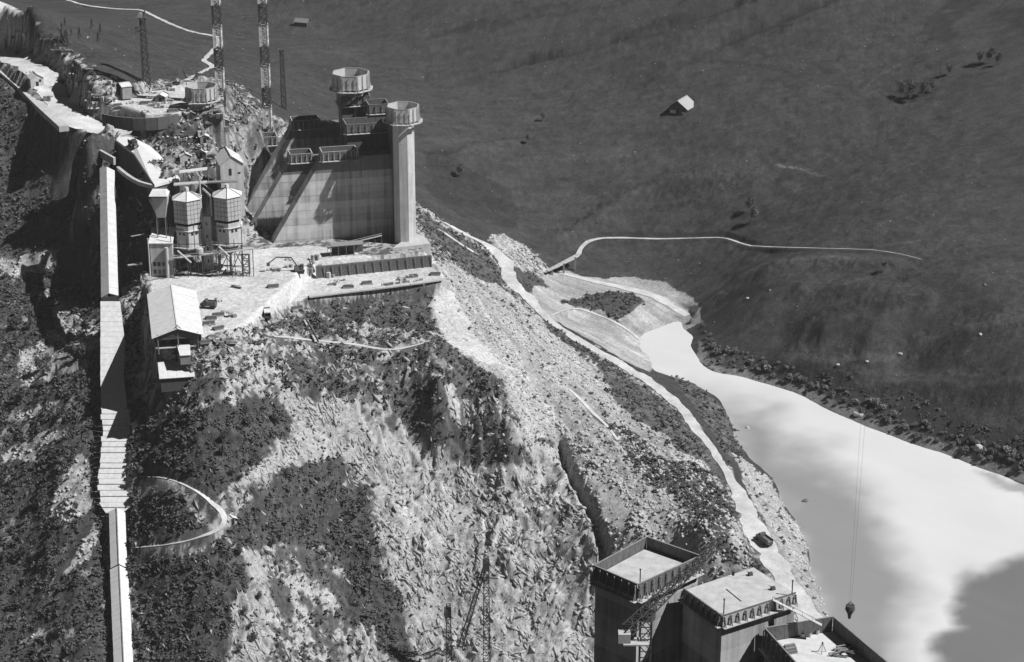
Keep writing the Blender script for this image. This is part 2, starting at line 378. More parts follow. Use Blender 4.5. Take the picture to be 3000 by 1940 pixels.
road("foot_path", [(410,1398),(470,1398),(545,1420),(620,1470),(655,1510),(650,1545),(590,1572),(500,1594),(400,1604)], [1.0,.9,.9,1.0,2.2,1.8,1.1,1.0,1.0], "pale footpath looping through dark scrub beside the covered gallery", carve=.5)
road("delta_track", [(1640,798),(1720,820),(1800,838),(1900,862),(1960,892),(2015,925)], [3,4,5,5,4], "pale track curving round the head of the lake", carve=2.0)
road("slope_track", [(1222,640),(1290,675),(1360,722),(1420,758),(1470,786)], [1.2,1.6,1.4,1.2], "thin pale track down the dark grassy slope right of the tall pier", carve=.6)
road("scree_track", [(1668,1140),(1700,1170),(1735,1208),(1775,1245),(1810,1290)], [1.0,1.6,1.2,.9], "short pale track slanting across the scree", carve=.6)
road("delta_branch", [(1610,925),(1680,905),(1760,925),(1830,960),(1880,1000)], [1.6,1.8,1.4,1.2], "faint pale track branching over the silt flats", carve=.6)
road("platform_track", [(800,985),(850,990),(940,1000),(1040,1010),(1150,1025),(1260,1000)], [2,2,1.6,1.6,1.4,1.4], "faint pale path along the slope below the works platform", carve=1.2)

# ------------------------------------------------------------------ ground cover from the survey
U, V = proj(GX, GY, GZ)
FINE = (GX > -235) & (GX < 340) & (GY > 556) & (GY < 1400)
ju = (fbm(GX / 24, GY / 24, 3, 6, .62) - .5) * 1.9; jv = (fbm(GX / 24, GY / 24, 11, 6, .62) - .5) * 1.9
def cover(poly, jit=26):
    us = [q[0] for q in poly]; vs = [q[1] for q in poly]
    box = (U > min(us) - jit) & (U < max(us) + jit) & (V > min(vs) - jit) & (V < max(vs) + jit)
    out = np.zeros(U.shape, bool)
    out[box] = pip(U[box] + ju[box] * 2 * jit, V[box] + jv[box] * 2 * jit, poly); return out
n1 = fbm(GX / 5, GY / 5, 21, 5, .6); n2 = fbm(GX / 1.7, GY / 1.7, 31, 4, .6); n3 = fbm(GX / 22, GY / 22, 41, 4); n4 = fbm(GX / 60, GY / 60, 43, 3)
# pasture
nh = fbm((GX * .8 + GY * .6) / 40, (GY * .8 - GX * .6) / 9, 47, 5, .6); nh2 = fbm(GX / 9, GY / 3.2, 49, 4, .6)
ALB = .057 * (1 + .2 * (n3 - .5) + .35 * (n1 - .5) + .2 * (n4 - .5) + .6 * (n2 - .5) + .35 * (nh - .5) + .6 * (nh2 - .5))
ROCKY = np.zeros(U.shape); SCRUB = np.zeros(U.shape); SCREE = np.zeros(U.shape)
def paint(poly, alb, jit=26, rocky=None, scrub=None, scree=None, mix=1.0):
    global ALB
    m_ = cover(poly, jit)
    if mix < 1: m_ &= (n1 * .6 + n2 * .4) < (.5 + (mix - .5) * .5)
    ALB = np.where(m_, alb, ALB)
    for A_, q in ((ROCKY, rocky), (SCRUB, scrub), (SCREE, scree)):
        if q is not None: A_[m_] = q
drock = .385 * (1 + .45 * (n1 - .5) + .5 * (n2 - .5) + .25 * (n3 - .5)); dscr = .08 * (1 + 1.2 * (n1 - .5) + 1.4 * (n2 - .5)); dwhite = .54 * (1 + .3 * (n1 - .5) + .25 * (n2 - .5) + .3 * (n3 - .5))
dsilt = .36 * (1 + .35 * (n3 - .5) + .3 * (n1 - .5)) * (.55 + .9 * fbm((GX * .6 + GY * .8) / 3 + (n3 - .5) * 3, (GX * .8 - GY * .6) / 22, 233, 4, .6)); dmix = np.where(n1 * .45 + n2 * .55 > .49, drock * .95, dscr * 2.0)
ddark = .082 * (1 + 1.0 * (n1 - .5))  # dark ground tone; in the left gorge it also stands for shade
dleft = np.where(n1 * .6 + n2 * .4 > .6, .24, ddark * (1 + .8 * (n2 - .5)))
# whole building-site side
paint([(-400,120),(0,110),(60,70),(330,230),(500,235),(640,225),(760,300),(900,400),(1120,520),(1225,605),(1300,650),(1430,720),(1500,800),(1640,960),(1880,1120),(2050,1250),(2150,1400),(2240,1560),(2420,1880),(2600,2400),(-500,2400)], dmix, 16, rocky=.6, scrub=.35)
# left gorge
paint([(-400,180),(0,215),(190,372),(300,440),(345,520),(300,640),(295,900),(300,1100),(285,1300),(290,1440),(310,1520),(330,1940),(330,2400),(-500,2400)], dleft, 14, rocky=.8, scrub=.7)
for q in ([(-30,745),(100,722),(155,712),(140,780),(60,800),(-30,835)], [(210,545),(285,495),(290,560),(235,640),(175,625)], [(60,1030),(190,960),(290,935),(285,1050),(200,1100),(60,1125)], [(130,1500),(230,1320),(285,1340),(280,1480),(200,1530)],
          [(-10,1370),(140,1285),(210,1255),(130,1360)], [(200,1690),(240,1600),(290,1520),(300,1560),(270,1650)], [(130,850),(200,835),(165,880),(110,900)], [(170,930),(230,880),(240,920),(190,980)], [(0,1250),(60,1215),(180,1170),(120,1240)],[(140,1740),(170,1700),(160,1790)],[(60,1880),(200,1840),(210,1860),(70,1900)]):
    paint(q, drock * 1.05, 22, rocky=.7, scrub=.12, scree=.5, mix=.85)
paint([(185,378),(330,402),(445,525),(465,600),(440,790),(345,870),(300,640),(345,520),(240,440)], ddark, 12, rocky=.7, scrub=.35)  # ramp wall's shade painted into the ground, along with dark scrub below the road
# rock faces of the centre slope
paint([(860,1180),(990,1180),(1150,1270),(1230,1310),(1330,1370),(1450,1370),(1560,1370),(1640,1290),(1740,1500),(1790,1650),(1760,2000),(1230,2000),(1190,1800),(1120,1500),(1090,1420),(1010,1340),(870,1290)], drock * 1.1, 24, rocky=1.0, scrub=.0)
paint([(690,1170),(860,1160),(990,1190),(1120,1270),(1000,1340),(880,1380),(740,1400),(640,1440),(700,1390),(840,1310),(860,1220)], drock * 1.05, 18, rocky=.5, scrub=.03, scree=.3)
paint([(690,1580),(730,1560),(780,1660),(800,1800),(780,1960),(680,1960),(700,1800)], drock, 26, rocky=1, scrub=.05)
paint([(990,1700),(1080,1780),(1120,1900),(1110,1990),(900,1990),(960,1850)], drock, 30, rocky=1, scrub=.1, mix=.8)
paint([(1480,1420),(1620,1400),(1680,1520),(1720,1640),(1600,1620),(1540,1500)], ddark * 2.4, 26, rocky=1, mix=.55)
# scree flank
paint([(1260,770),(1330,770),(1450,830),(1560,900),(1700,1040),(1900,1180),(2060,1330),(2130,1470),(2200,1600),(2200,1720),(1800,1720),(1780,1560),(1640,1300),(1540,1290),(1470,1120),(1350,1020),(1270,960)], drock * 1.05, 14, rocky=.35, scrub=.06, scree=1.0)
paint([(1280,830),(1330,860),(1370,940),(1400,1000),(1520,1090),(1440,1060),(1340,1010),(1290,960),(1262,900)], dwhite * .95, 12, rocky=.1, scree=.1, scrub=0)
paint([(1740,1400),(1800,1420),(1860,1500),(1840,1560),(1770,1500)], dwhite * .85, 16, rocky=.1, scree=.1, scrub=0)
# dark scrub and turf
for q in ([(385,1190),(560,1185),(830,1180),(862,1220),(855,1300),(780,1330),(700,1390),(640,1440),(560,1430),(430,1390),(400,1300)],
          [(760,1420),(880,1390),(1010,1345),(1030,1420),(1090,1430),(1130,1560),(1165,1700),(1205,1850),(1160,1940),(1085,1850),(1040,1740),(1010,1660),(960,1640),(860,1640),(790,1610),(700,1590),(700,1540),(730,1480)],
          [(400,1470),(540,1440),(625,1490),(630,1550),(480,1585),(390,1598)], [(390,1615),(560,1605),(690,1560),(710,1650),(690,1800),(680,1980),(400,1980),(420,1750)]):
    paint(q, dscr, 44, rocky=.5, scrub=1.0, scree=0); paint(q, drock * .9, 44, scrub=.15, mix=-.12)
paint([(800,1610),(1010,1650),(1060,1800),(1010,1980),(800,1980),(790,1800)], dscr * 1.6, 40, rocky=.9, scrub=.6, mix=.55)
paint([(415,1405),(500,1402),(560,1430),(530,1455),(470,1450),(420,1462)], drock, 16, rocky=.2, scrub=.05)
for q in ([(880,885),(1100,850),(1298,822),(1262,900),(1275,975),(1140,960),(1020,945),(920,915)],):
    paint(q, dscr * 1.2, 10, rocky=.5, scrub=.55, scree=0)
for q in ([(800,960),(930,920),(1080,985),(1260,1005),(1100,1010),(900,985)], [(780,1080),(870,1040),(1010,1120),(1000,1180),(870,1160)], [(830,1140),(1000,1150),(1120,1120),(1130,1170),(960,1200)], [(500,1130),(640,1100),(660,1160),(540,1180)], [(900,1010),(1100,1030),(1080,1080),(930,1070)]):
    paint(q, dscr * 1.4, 26, scrub=.75, mix=.72)
paint([(1130,1060),(1200,1010),(1300,1000),(1370,1030),(1450,1110),(1475,1160),(1530,1300),(1560,1365),(1440,1380),(1350,1372),(1300,1335),(1230,1300),(1180,1250),(1130,1180),(1122,1120)], dscr * 1.3, 12, rocky=1.0, scrub=.6, scree=.1)
for q in ([(1372,1165),(1386,1168),(1392,1235),(1380,1230)], [(1300,1140),(1335,1150),(1350,1230),(1348,1255),(1318,1225)], [(1395,1165),(1415,1170),(1430,1250),(1412,1250)], [(1440,1170),(1460,1170),(1520,1270),(1535,1320),(1500,1290)], [(1350,1170),(1370,1180),(1385,1260),(1365,1250)], [(1270,1105),(1330,1098),(1300,1120),(1260,1122)]):
    paint(q, drock * 1.15, 10, rocky=1, scrub=0)
paint([(1130,1060),(1200,1010),(1300,1000),(1370,1030),(1450,1110),(1475,1160),(1300,1130),(1150,1150)], drock * .8, 14, rocky=1, scrub=.2, mix=.3)
for q in ([(1560,895),(1610,945),(1750,1050),(1880,1135),(2000,1215),(2085,1325),(2145,1415),(2120,1430),(2060,1360),(1950,1280),(1800,1160),(1735,1065),(1620,980)], [(1218,615),(1300,665),(1440,745),(1480,790),(1470,835),(1420,830),(1350,780),(1250,690)],
          [(1960,1100),(2080,1155),(2125,1210),(2165,1315),(2190,1372),(2130,1330),(2060,1230)]):
    paint(q, dscr * 1.5, 10, rocky=.1, scrub=.45, scree=0)
paint([(1720,1190),(1900,1290),(2050,1370),(2120,1450),(2150,1500),(2150,1580),(2210,1640),(2130,1650),(2000,1500),(1930,1420),(1800,1270)], dscr * 1.4, 26, scrub=.8, mix=.8)
# shore strip beside the lake road
paint([(2150,1330),(2190,1360),(2250,1395),(2300,1480),(2345,1540),(2380,1680),(2440,1820),(2500,1960),(2440,1960),(2330,1720),(2270,1600),(2200,1470)], drock, 12, rocky=.2, scree=.8, scrub=.1)
# lake-head flats
paint([(1560,800),(1640,790),(1800,810),(1960,840),(2050,890),(2055,950),(2020,960),(1900,1090),(1820,1050),(1700,985),(1600,925),(1560,870)], dsilt, 12, rocky=.05, scrub=0)
paint([(1640,880),(1700,870),(1770,850),(1850,860),(1878,885),(1850,915),(1810,940),(1760,912),(1690,900)], ddark, 10, scrub=.5)
paint([(1430,700),(1480,690),(1560,735),(1620,790),(1600,800),(1500,760)], drock * 1.05, 14, rocky=.6, scree=.6, mix=.75)
paint([(1500,770),(1580,790),(1610,830),(1560,840),(1510,810)], ddark, 12, scrub=.3)
# cliff under the upper yard, upper gorge with its deep shade painted as dark scrub
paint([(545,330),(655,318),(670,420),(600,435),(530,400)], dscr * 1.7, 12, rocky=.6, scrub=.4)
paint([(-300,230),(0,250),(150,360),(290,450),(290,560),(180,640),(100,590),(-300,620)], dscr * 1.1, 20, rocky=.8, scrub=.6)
paint([(1645,1290),(1700,1390),(1760,1480),(1805,1600),(1775,1660),(1720,1490),(1670,1400)], drock * .75, 10, rocky=.9, scrub=.1, scree=.3)
# works platform and ramps
paint([(590,800),(700,735),(930,720),(1130,760),(1262,735),(1302,815),(1100,850),(900,872),(720,952),(640,972),(585,990),(580,930),(450,1000),(440,820)], dwhite, 6, rocky=0, scrub=0, scree=0)
paint([(300,290),(420,270),(560,250),(660,260),(700,320),(660,340),(560,325),(440,345),(310,335)], dwhite, 14, rocky=.1, scrub=.02, mix=.8)
paint([(-100,10),(0,5),(60,40),(110,75),(60,75),(90,100),(30,130),(-100,110)], dwhite, 10, rocky=.1, scrub=0)
paint([(480,400),(700,330),(720,380),(640,440),(560,440),(520,430)], drock, 18, rocky=.5, scree=.5, scrub=.1, mix=.75)
paint([(430,395),(520,360),(640,380),(620,440),(480,425)], dscr, 12, rocky=.4, scrub=.5)
# far bank: a dark hollow behind the bushes; long scarps on the mountain
paint([(2280,1055),(2420,1080),(2520,1130),(2700,1170),(2900,1240),(3100,1300),(3100,1400),(2900,1310),(2700,1245),(2500,1180),(2330,1110)], .048 * (1 + .4 * (n1 - .5)), 18, scrub=.25)
for q in ([(1250,220),(1500,180),(1800,100),(1960,60),(2150,-10),(2260,-20),(2100,40),(1900,110),(1700,160),(1500,205)], [(2110,120),(2250,60),(2400,0),(2480,-20),(2380,40),(2250,95)], [(2690,110),(2720,60),(2780,0),(2900,-20),(2800,60),(2780,118)], [(2860,30),(2950,0),(3050,0),(3050,100),(2950,70)],
          [(1270,80),(1400,50),(1550,40),(1700,30),(1500,65),(1350,90)], [(2610,250),(2660,235),(2740,245),(2730,290),(2640,300)], [(1210,450),(1290,430),(1340,470),(1500,560),(1540,620),(1500,680),(1400,640),(1260,560)]):
    paint(q, ALB * .74, 26)
for q in ([(1750,1000),(2000,840),(2200,790),(2400,760),(2700,800),(2450,790),(2250,820)], [(2300,1010),(2420,1045),(2650,1055),(2800,985),(2980,940),(3000,960),(2820,1005),(2650,1075),(2400,1062)], [(2600,1090),(2800,1130),(3000,1110),(3000,1125),(2800,1148)], [(1600,480),(1900,400),(2200,450),(2400,560),(2000,520)]):
    paint(q, ALB * 1.12, 20)

qs = math.radians(-62); as_ = GX * math.cos(qs) + GY * math.sin(qs); bs_ = -GX * math.sin(qs) + GY * math.cos(qs)
stk = fbm(as_ / 40 + (n3 - .5), bs_ / 3.2 + (n3 - .5) * 2, 221, 4, .6)
ALB = np.where(SCREE > .4, ALB * np.clip(.35 + 1.3 * stk, .45, 1.35), ALB); SCREE *= np.clip(2.6 * (stk - .28), .08, 1.6)
paint([(2040,1000),(2110,1065),(2190,1080),(2260,1100),(2340,1125),(2400,1152),(2460,1180),(2520,1208),(2600,1240),(2690,1272),(2780,1298),(2860,1330),(2950,1360),(3100,1410),(3100,1440),(2950,1400),(2860,1372),(2780,1335),(2690,1308),(2600,1275),(2520,1243),(2400,1190),(2260,1132),(2110,1096),(2035,1045)], .19 * (1 + .9 * (n1 - .5) + .8 * (n2 - .5)), 10, scrub=.1)
paint([(560,325),(640,262),(740,300),(820,390),(760,460),(640,455),(600,400)], np.where(n1 * .5 + n2 * .5 > .55, .36, dscr * 2), 16, rocky=.5, scrub=.35)
# faint tracks, terrace edges and gullies on the pasture, drawn as lighter and darker lines
for f_, w_, px in ((.66, 3.2, [(1250,225),(1480,195),(1560,165),(1760,130),(1900,75),(2050,45),(2200,0)]), (.62, 3.5, [(2120,120),(2260,70),(2400,10)]), (.72, 1.5, [(2260,100),(2350,65),(2480,18)]), (.7, 2.0, [(1250,120),(1400,70),(1600,50),(1800,20)]),
                   (1.35, 1.6, [(2060,905),(2170,825),(2300,772),(2420,760),(2600,775)]), (1.35, 1.5, [(2300,1060),(2450,1072),(2600,1060),(2700,1020),(2800,985),(2990,945),(3100,930)]), (1.3, 1.2, [(2480,1090),(2700,1130),(2850,1142),(2980,1128),(3100,1100)]), (.75, 2.2, [(2090,880),(2180,858),(2260,842)]), (.72, 3.5, [(2380,990),(2400,930),(2480,900),(2560,905)]),
                   (3.2, .5, [(2272,482),(2320,490),(2360,497),(2412,512)]), (1.6, .6, [(2560,725),(2640,712),(2720,700)]), (1.5, .6, [(2230,690),(2290,668),(2340,650)]), (1.5, .8, [(2640,185),(2560,225),(2530,262)]), (1.4, .8, [(1520,340),(1570,338),(1610,345)]), (1.25, 1.5, [(1300,470),(1450,430),(1560,420)]), (.75, 2.0, [(2550,280),(2570,340),(2580,380)]), (.78, 1.6, [(2720,500),(2780,530),(2810,545)]),
                   (.8, 1.2, [(1900,190),(2150,180),(2400,235),(2550,250)]), (1.25, 1.0, [(2700,1000),(2850,960),(3000,955)]), (1.2, 2.0, [(1640,700),(1900,560),(2200,520)]), (.82, 2.0, [(1700,640),(2000,600),(2300,640),(2600,620)]), (1.2, 1.2, [(2350,850),(2500,845),(2700,880)]), (.8, 2.5, [(2420,960),(2600,930),(2750,950)]), (1.2, 1.0, [(1500,600),(1700,560),(1950,470)])):
    c = np.array([hit(*p_) for p_ in px]); c = resample(c, 6.0) if len(c) > 2 else c
    i0, i1 = np.searchsorted(gx, [c[:, 0].min() - 12, c[:, 0].max() + 12]); j0, j1 = np.searchsorted(gy, [c[:, 1].min() - 12, c[:, 1].max() + 12])
    sl = (slice(j0, j1), slice(i0, i1)); d, _ = pdist(GX[sl] + (n1[sl] - .5) * 4, GY[sl] + (n2[sl] - .5) * 4, c)
    k = (1 - sstep(w_ * .4, w_ * 1.6, d)) * np.clip(n1[sl] * 2.2 - .2, .2, 1)
    ALB[sl] *= 1 + (f_ - 1) * k
    if f_ > 1 and w_ >= 1.2: GZ[sl] += 2.2 * (1 - sstep(0, 9, d))
    if w_ >= 3: GZ[sl] += (.9 if f_ > 1 else -1.3) * k
# ------------------------------------------------------------------ relief
if True:
    q = math.radians(-52)     # strata of the centre slope dip towards the lower right
    a = GX * math.cos(q) + GY * math.sin(q); b = -GX * math.sin(q) + GY * math.cos(q)
    wx = (fbm(GX / 14, GY / 14, 61, 3) - .5) * 16; wy = (fbm(GX / 14, GY / 14, 63, 3) - .5) * 16
    a = a + wx; b = b + wy
    def saw(c, sharp=.16):
        """bed after bed: a slow rise, then a sharp step"""
        f = c - np.floor(c); return np.where(f < 1 - sharp, f / (1 - sharp), (1 - f) / sharp)
    k1 = fbm(GX / 18, GY / 18, 181, 3); k2 = fbm(GX / 9, GY / 9, 183, 3)
    beds = saw(b / 6.0 + fbm(a / 16, b / 9, 185, 3) * 2.2) * sstep(.35, .6, k1) * 2.6 + saw(b / 2.6 + fbm(a / 7, b / 4, 187, 3) * 2.0, .22) * sstep(.38, .6, k2) * 1.2
    cross_ = saw(a / 9.0 + fbm(a / 9, b / 12, 189, 3) * 2.4, .14) * sstep(.45, .62, fbm(GX / 13, GY / 13, 191, 3)) * 1.7
    rr = beds + cross_ + (fbm(GX / 14, GY / 14, 83, 4) - .5) * 4.0 + (fbm(GX / 1.9, GY / 1.9, 81, 3, .6) - .5) * 1.3 - 1.6
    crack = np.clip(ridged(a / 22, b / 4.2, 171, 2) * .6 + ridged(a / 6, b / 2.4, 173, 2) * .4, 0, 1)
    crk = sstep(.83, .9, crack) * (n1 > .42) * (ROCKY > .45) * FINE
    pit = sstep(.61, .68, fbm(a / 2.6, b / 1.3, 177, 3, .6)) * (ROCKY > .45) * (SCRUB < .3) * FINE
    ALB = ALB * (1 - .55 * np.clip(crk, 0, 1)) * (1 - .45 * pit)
    q2 = math.radians(58)
    a2 = GX * math.cos(q2) + GY * math.sin(q2); b2 = -GX * math.sin(q2) + GY * math.cos(q2)
    rl = ridged(a2 / 24, b2 / 8, 91, 4) * 3.6 + fbm(GX / 4, GY / 4, 95, 4) * 2.4 - 3.0
    left = sstep(330, 270, U)
    def blur(A, k):
        for _ in range(k):
            B = A.copy(); B[1:-1, 1:-1] = (A[:-2, 1:-1] + A[2:, 1:-1] + A[1:-1, :-2] + A[1:-1, 2:] + A[1:-1, 1:-1] * 2) / 6; A = B
        return A
    RK = blur(ROCKY, 3) * FINE
    free = np.ones(U.shape)
    for c, wd, _, _ in ROADS.values():
        x0, x1 = c[:, 0].min() - 8, c[:, 0].max() + 8; y0, y1 = c[:, 1].min() - 8, c[:, 1].max() + 8
        i0, i1 = np.searchsorted(gx, [x0, x1]); j0, j1 = np.searchsorted(gy, [y0, y1])
        d, t = pdist(GX[j0:j1, i0:i1], GY[j0:j1, i0:i1], c[::2]); ww = np.interp(t * 2, np.arange(len(wd)), wd) / 2
        free[j0:j1, i0:i1] = np.minimum(free[j0:j1, i0:i1], sstep(ww + .5, ww + 2.5, d))
    free *= sstep(3, 7, wd_); free *= 1 - poly_soft(GX, GY, PLAT, 3); free *= 1 - poly_soft(GX, GY, TERR, 1.5); free *= 1 - poly_soft(GX, GY, BENCH, 2)
    GZ = GZ + free * (RK * (rr * (1 - left) + rl * left) * 1.0 + (n1 - .5) * 1.3 * (.3 + RK) * FINE - 1.0 * crk - .3 * pit)
    # pasture undulation
    far = (1 - sstep(.05, .4, blur(ROCKY + SCRUB, 2))) * sstep(6, 14, GZ)
    GZ = GZ + free * far * ((fbm(GX / 45, GY / 45, 101, 3) - .5) * 3.5 + (fbm(GX / 12, GY / 12, 103, 3) - .5) * .8 + (fbm(GX / 4, GY / 4, 105, 3) - .5) * .9)
    # cleft between the rock face and the scree, cut scarps on the mountain
    for px, dep_, wd_ in (([(1640,1290),(1680,1400),(1730,1480),(1765,1580),(1775,1640)], 6, 2.4), ([(1240,225),(1500,190),(1700,140),(1900,90),(2150,5)], 3, 7), ([(2100,130),(2250,75),(2420,0)], 3, 7)):
        c = np.array([hit(*p_) for p_ in px]); d, t = pdist(GX, GY, c)
        GZ = GZ - dep_ * (1 - sstep(0, wd_, d))
# no ground above the lake inside the shoreline
# ------------------------------------------------------------------ ground mesh
def grid_mesh(name, X, Y, Z):
    ny, nx = X.shape; me = bpy.data.meshes.new(name)
    co = np.stack([X, Y, Z], -1).reshape(-1, 3).astype(np.float32)
    idx = np.arange(nx * ny).reshape(ny, nx)
    q = np.stack([idx[:-1, :-1], idx[:-1, 1:], idx[1:, 1:], idx[1:, :-1]], -1).reshape(-1, 4)
    me.vertices.add(len(co)); me.vertices.foreach_set("co", co.ravel())
    me.loops.add(q.size); me.loops.foreach_set("vertex_index", q.ravel().astype(np.int32))
    me.polygons.add(len(q)); me.polygons.foreach_set("loop_start", np.arange(0, q.size, 4, dtype=np.int32))
    me.polygons.foreach_set("use_smooth", np.ones(len(q), bool))
    me.update(calc_edges=True); return me
me = grid_mesh("terrain", GX, GY, GZ)
at = me.attributes.new("albedo", 'FLOAT', 'POINT')
ALBs = np.clip(ALB, .02, .75)
at.data.foreach_set("value", ALBs.ravel().astype(np.float32))
def ground_mat():
    m = bpy.data.materials.new("ground"); m.use_nodes = True; t = m.node_tree; n = t.nodes; L = t.links
    b = n["Principled BSDF"]; b.inputs["Roughness"].default_value = .95; b.inputs["Specular IOR Level"].default_value = .1
    a = n.new("ShaderNodeAttribute"); a.attribute_name = "albedo"; g = n.new("ShaderNodeNewGeometry")
    def nz(sc, det):
        q = n.new("ShaderNodeTexNoise"); q.inputs["Scale"].default_value = sc; q.inputs["Detail"].default_value = det; q.inputs["Roughness"].default_value = .62
        L.new(g.outputs["Position"], q.inputs["Vector"]); return q.outputs["Fac"]
    def mth(op, x, y):
        q = n.new("ShaderNodeMath"); q.operation = op
        for i, z in enumerate((x, y)):
            if isinstance(z, (int, float)): q.inputs[i].default_value = z
            else: L.new(z, q.inputs[i])
        return q.outputs[0]
    f = mth('ADD', mth('MULTIPLY', mth('SUBTRACT', nz(.8, 5), .5), 1.5), mth('MULTIPLY', mth('SUBTRACT', nz(2.6, 3), .5), 1.1))
    f = mth('ADD', 1.0, f); f = mth('MAXIMUM', f, .3)
    v = mth('MULTIPLY', a.outputs["Fac"], f)
    cc = n.new("ShaderNodeCombineColor")
    for i in range(3): L.new(v, cc.inputs[i])
    L.new(cc.outputs[0], b.inputs["Base Color"])
    bp = n.new("ShaderNodeBump"); bp.inputs["Strength"].default_value = .6; bp.inputs["Distance"].default_value = .5
    mr = n.new("ShaderNodeMapRange"); mr.inputs[1].default_value = .42; mr.inputs[2].default_value = .56; mr.inputs[3].default_value = .6; mr.inputs[4].default_value = .08
    L.new(a.outputs["Fac"], mr.inputs[0]); L.new(mr.outputs[0], bp.inputs["Strength"])
    L.new(nz(1.1, 6), bp.inputs["Height"]); L.new(bp.outputs[0], b.inputs["Normal"])
    return m
me.materials.append(ground_mat())
terrain = bpy.data.objects.new("terrain", me); COL.objects.link(terrain); setting(terrain)

# ------------------------------------------------------------------ lake (silty water: the load of silt is its colour)
LK = [(2014,925),(1950,950),(1900,985),(1880,1030),(1900,1090),(1960,1112),(2040,1140),(2090,1175),(2120,1220),(2140,1300),(2190,1360),(2235,1400),(2275,1480),(2320,1540),(2340,1590),(2355,1670),(2390,1760),(2440,1880),(2520,2100),(2700,2500),(3600,2500),(3600,1560),(3100,1430),(2944,1380),(2824,1335),(2676,1285),(2510,1220),(2390,1165),(2251,1110),(2108,1075),(2050,1030),(2040,980),(2050,940)]
lx = np.arange(-10, 420, 2.0); ly = np.arange(430, 880, 2.0); LX, LY = np.meshgrid(lx, ly)
lpoly = [P(*q, 0)[:2] for q in LK]
lm = poly_soft(LX, LY, lpoly, 10.0) > 0
lu, lv = proj(LX, LY, np.zeros(LX.shape))
lu2 = lu + (fbm(LX / 16, LY / 16, 201, 4) - .5) * 110; lv2 = lv + (fbm(LX / 16, LY / 16, 207, 4) - .5) * 110
def soft_px(poly, wd):
    d, _ = pdist(lu2, lv2, list(poly) + [poly[0]]); i = pip(lu2, lv2, poly)
    return sstep(-wd, wd, np.where(i, d, -d))
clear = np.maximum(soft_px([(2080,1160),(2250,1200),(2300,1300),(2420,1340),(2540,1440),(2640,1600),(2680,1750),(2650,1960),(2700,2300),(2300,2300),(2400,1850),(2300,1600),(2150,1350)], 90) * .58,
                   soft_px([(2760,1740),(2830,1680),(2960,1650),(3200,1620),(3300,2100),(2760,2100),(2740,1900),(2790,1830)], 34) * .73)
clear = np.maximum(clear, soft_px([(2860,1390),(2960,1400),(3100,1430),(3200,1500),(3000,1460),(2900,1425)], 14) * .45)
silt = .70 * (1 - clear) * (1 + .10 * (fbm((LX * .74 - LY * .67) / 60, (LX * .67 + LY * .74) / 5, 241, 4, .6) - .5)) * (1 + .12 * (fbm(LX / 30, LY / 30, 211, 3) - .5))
ids = -np.ones(LX.shape, int); jj, ii = np.nonzero(lm); ids[jj, ii] = np.arange(len(jj))
lv_ = [(LX[j, i], LY[j, i], 0.0) for j, i in zip(jj, ii)]
qd = np.stack([ids[:-1, :-1], ids[:-1, 1:], ids[1:, 1:], ids[1:, :-1]], -1).reshape(-1, 4); qd = qd[(qd >= 0).all(1)]
lme = bpy.data.meshes.new("lake_water"); lme.from_pydata(lv_, [], qd.tolist()); lme.update()
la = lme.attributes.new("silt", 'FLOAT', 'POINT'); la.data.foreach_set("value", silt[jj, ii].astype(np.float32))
def water_mat():
    m = bpy.data.materials.new("silty_water"); m.use_nodes = True; t = m.node_tree; n = t.nodes; L = t.links
    b = n["Principled BSDF"]; b.inputs["Roughness"].default_value = .25; b.inputs["Specular IOR Level"].default_value = .4
    a = n.new("ShaderNodeAttribute"); a.attribute_name = "silt"; cc = n.new("ShaderNodeCombineColor")
    for i in range(3): L.new(a.outputs["Fac"], cc.inputs[i])
    L.new(cc.outputs[0], b.inputs["Base Color"])
    q = n.new("ShaderNodeTexNoise"); q.inputs["Scale"].default_value = 1.4; q.inputs["Detail"].default_value = 3
    g = n.new("ShaderNodeNewGeometry"); L.new(g.outputs["Position"], q.inputs["Vector"])
    bp = n.new("ShaderNodeBump"); bp.inputs["Strength"].default_value = .06; bp.inputs["Distance"].default_value = .2
    L.new(q.outputs["Fac"], bp.inputs["Height"]); L.new(bp.outputs[0], b.inputs["Normal"])
    return m
lme.materials.append(water_mat()); lake = bpy.data.objects.new("lake_water", lme); COL.objects.link(lake); setting(lake)

# ------------------------------------------------------------------ road sheets
for name, (c, wd, label, mtl) in ROADS.items():
    mb = MB(); n = len(c); d = np.gradient(c[:, :2], axis=0); d /= np.linalg.norm(d, axis=1)[:, None] + 1e-9
    nr = np.stack([-d[:, 1], d[:, 0]], 1); rnd = np.random.RandomState(5)
    rag = (fbm(np.arange(n) / 3.1, np.zeros(n), 301, 5, .7) - .5) * 1.3, (fbm(np.arange(n) / 3.1, np.zeros(n), 303, 5, .7) - .5) * 1.3
    vs = []
    for k in range(n):
        for s, f in ((-1, 1), (-.5, 1), (0, 1), (.5, 1), (1, 1)):
            ww = wd[k] / 2 * (1 + (rag[0][k] if s < 0 else rag[1][k]) * abs(s))
            x, y = c[k, :2] + nr[k] * ww * s; vs.append((x, y, max(c[k, 2], gz(x, y)) + .06 + .04 * (1 - abs(s))))
    fs = [(k * 5 + i, k * 5 + i + 1, k * 5 + i + 6, k * 5 + i + 5) for k in range(n - 1) for i in range(4)]
    mb.add(vs, fs)
    setting(obj(name, mb, M_road(), smooth=True), label=label)

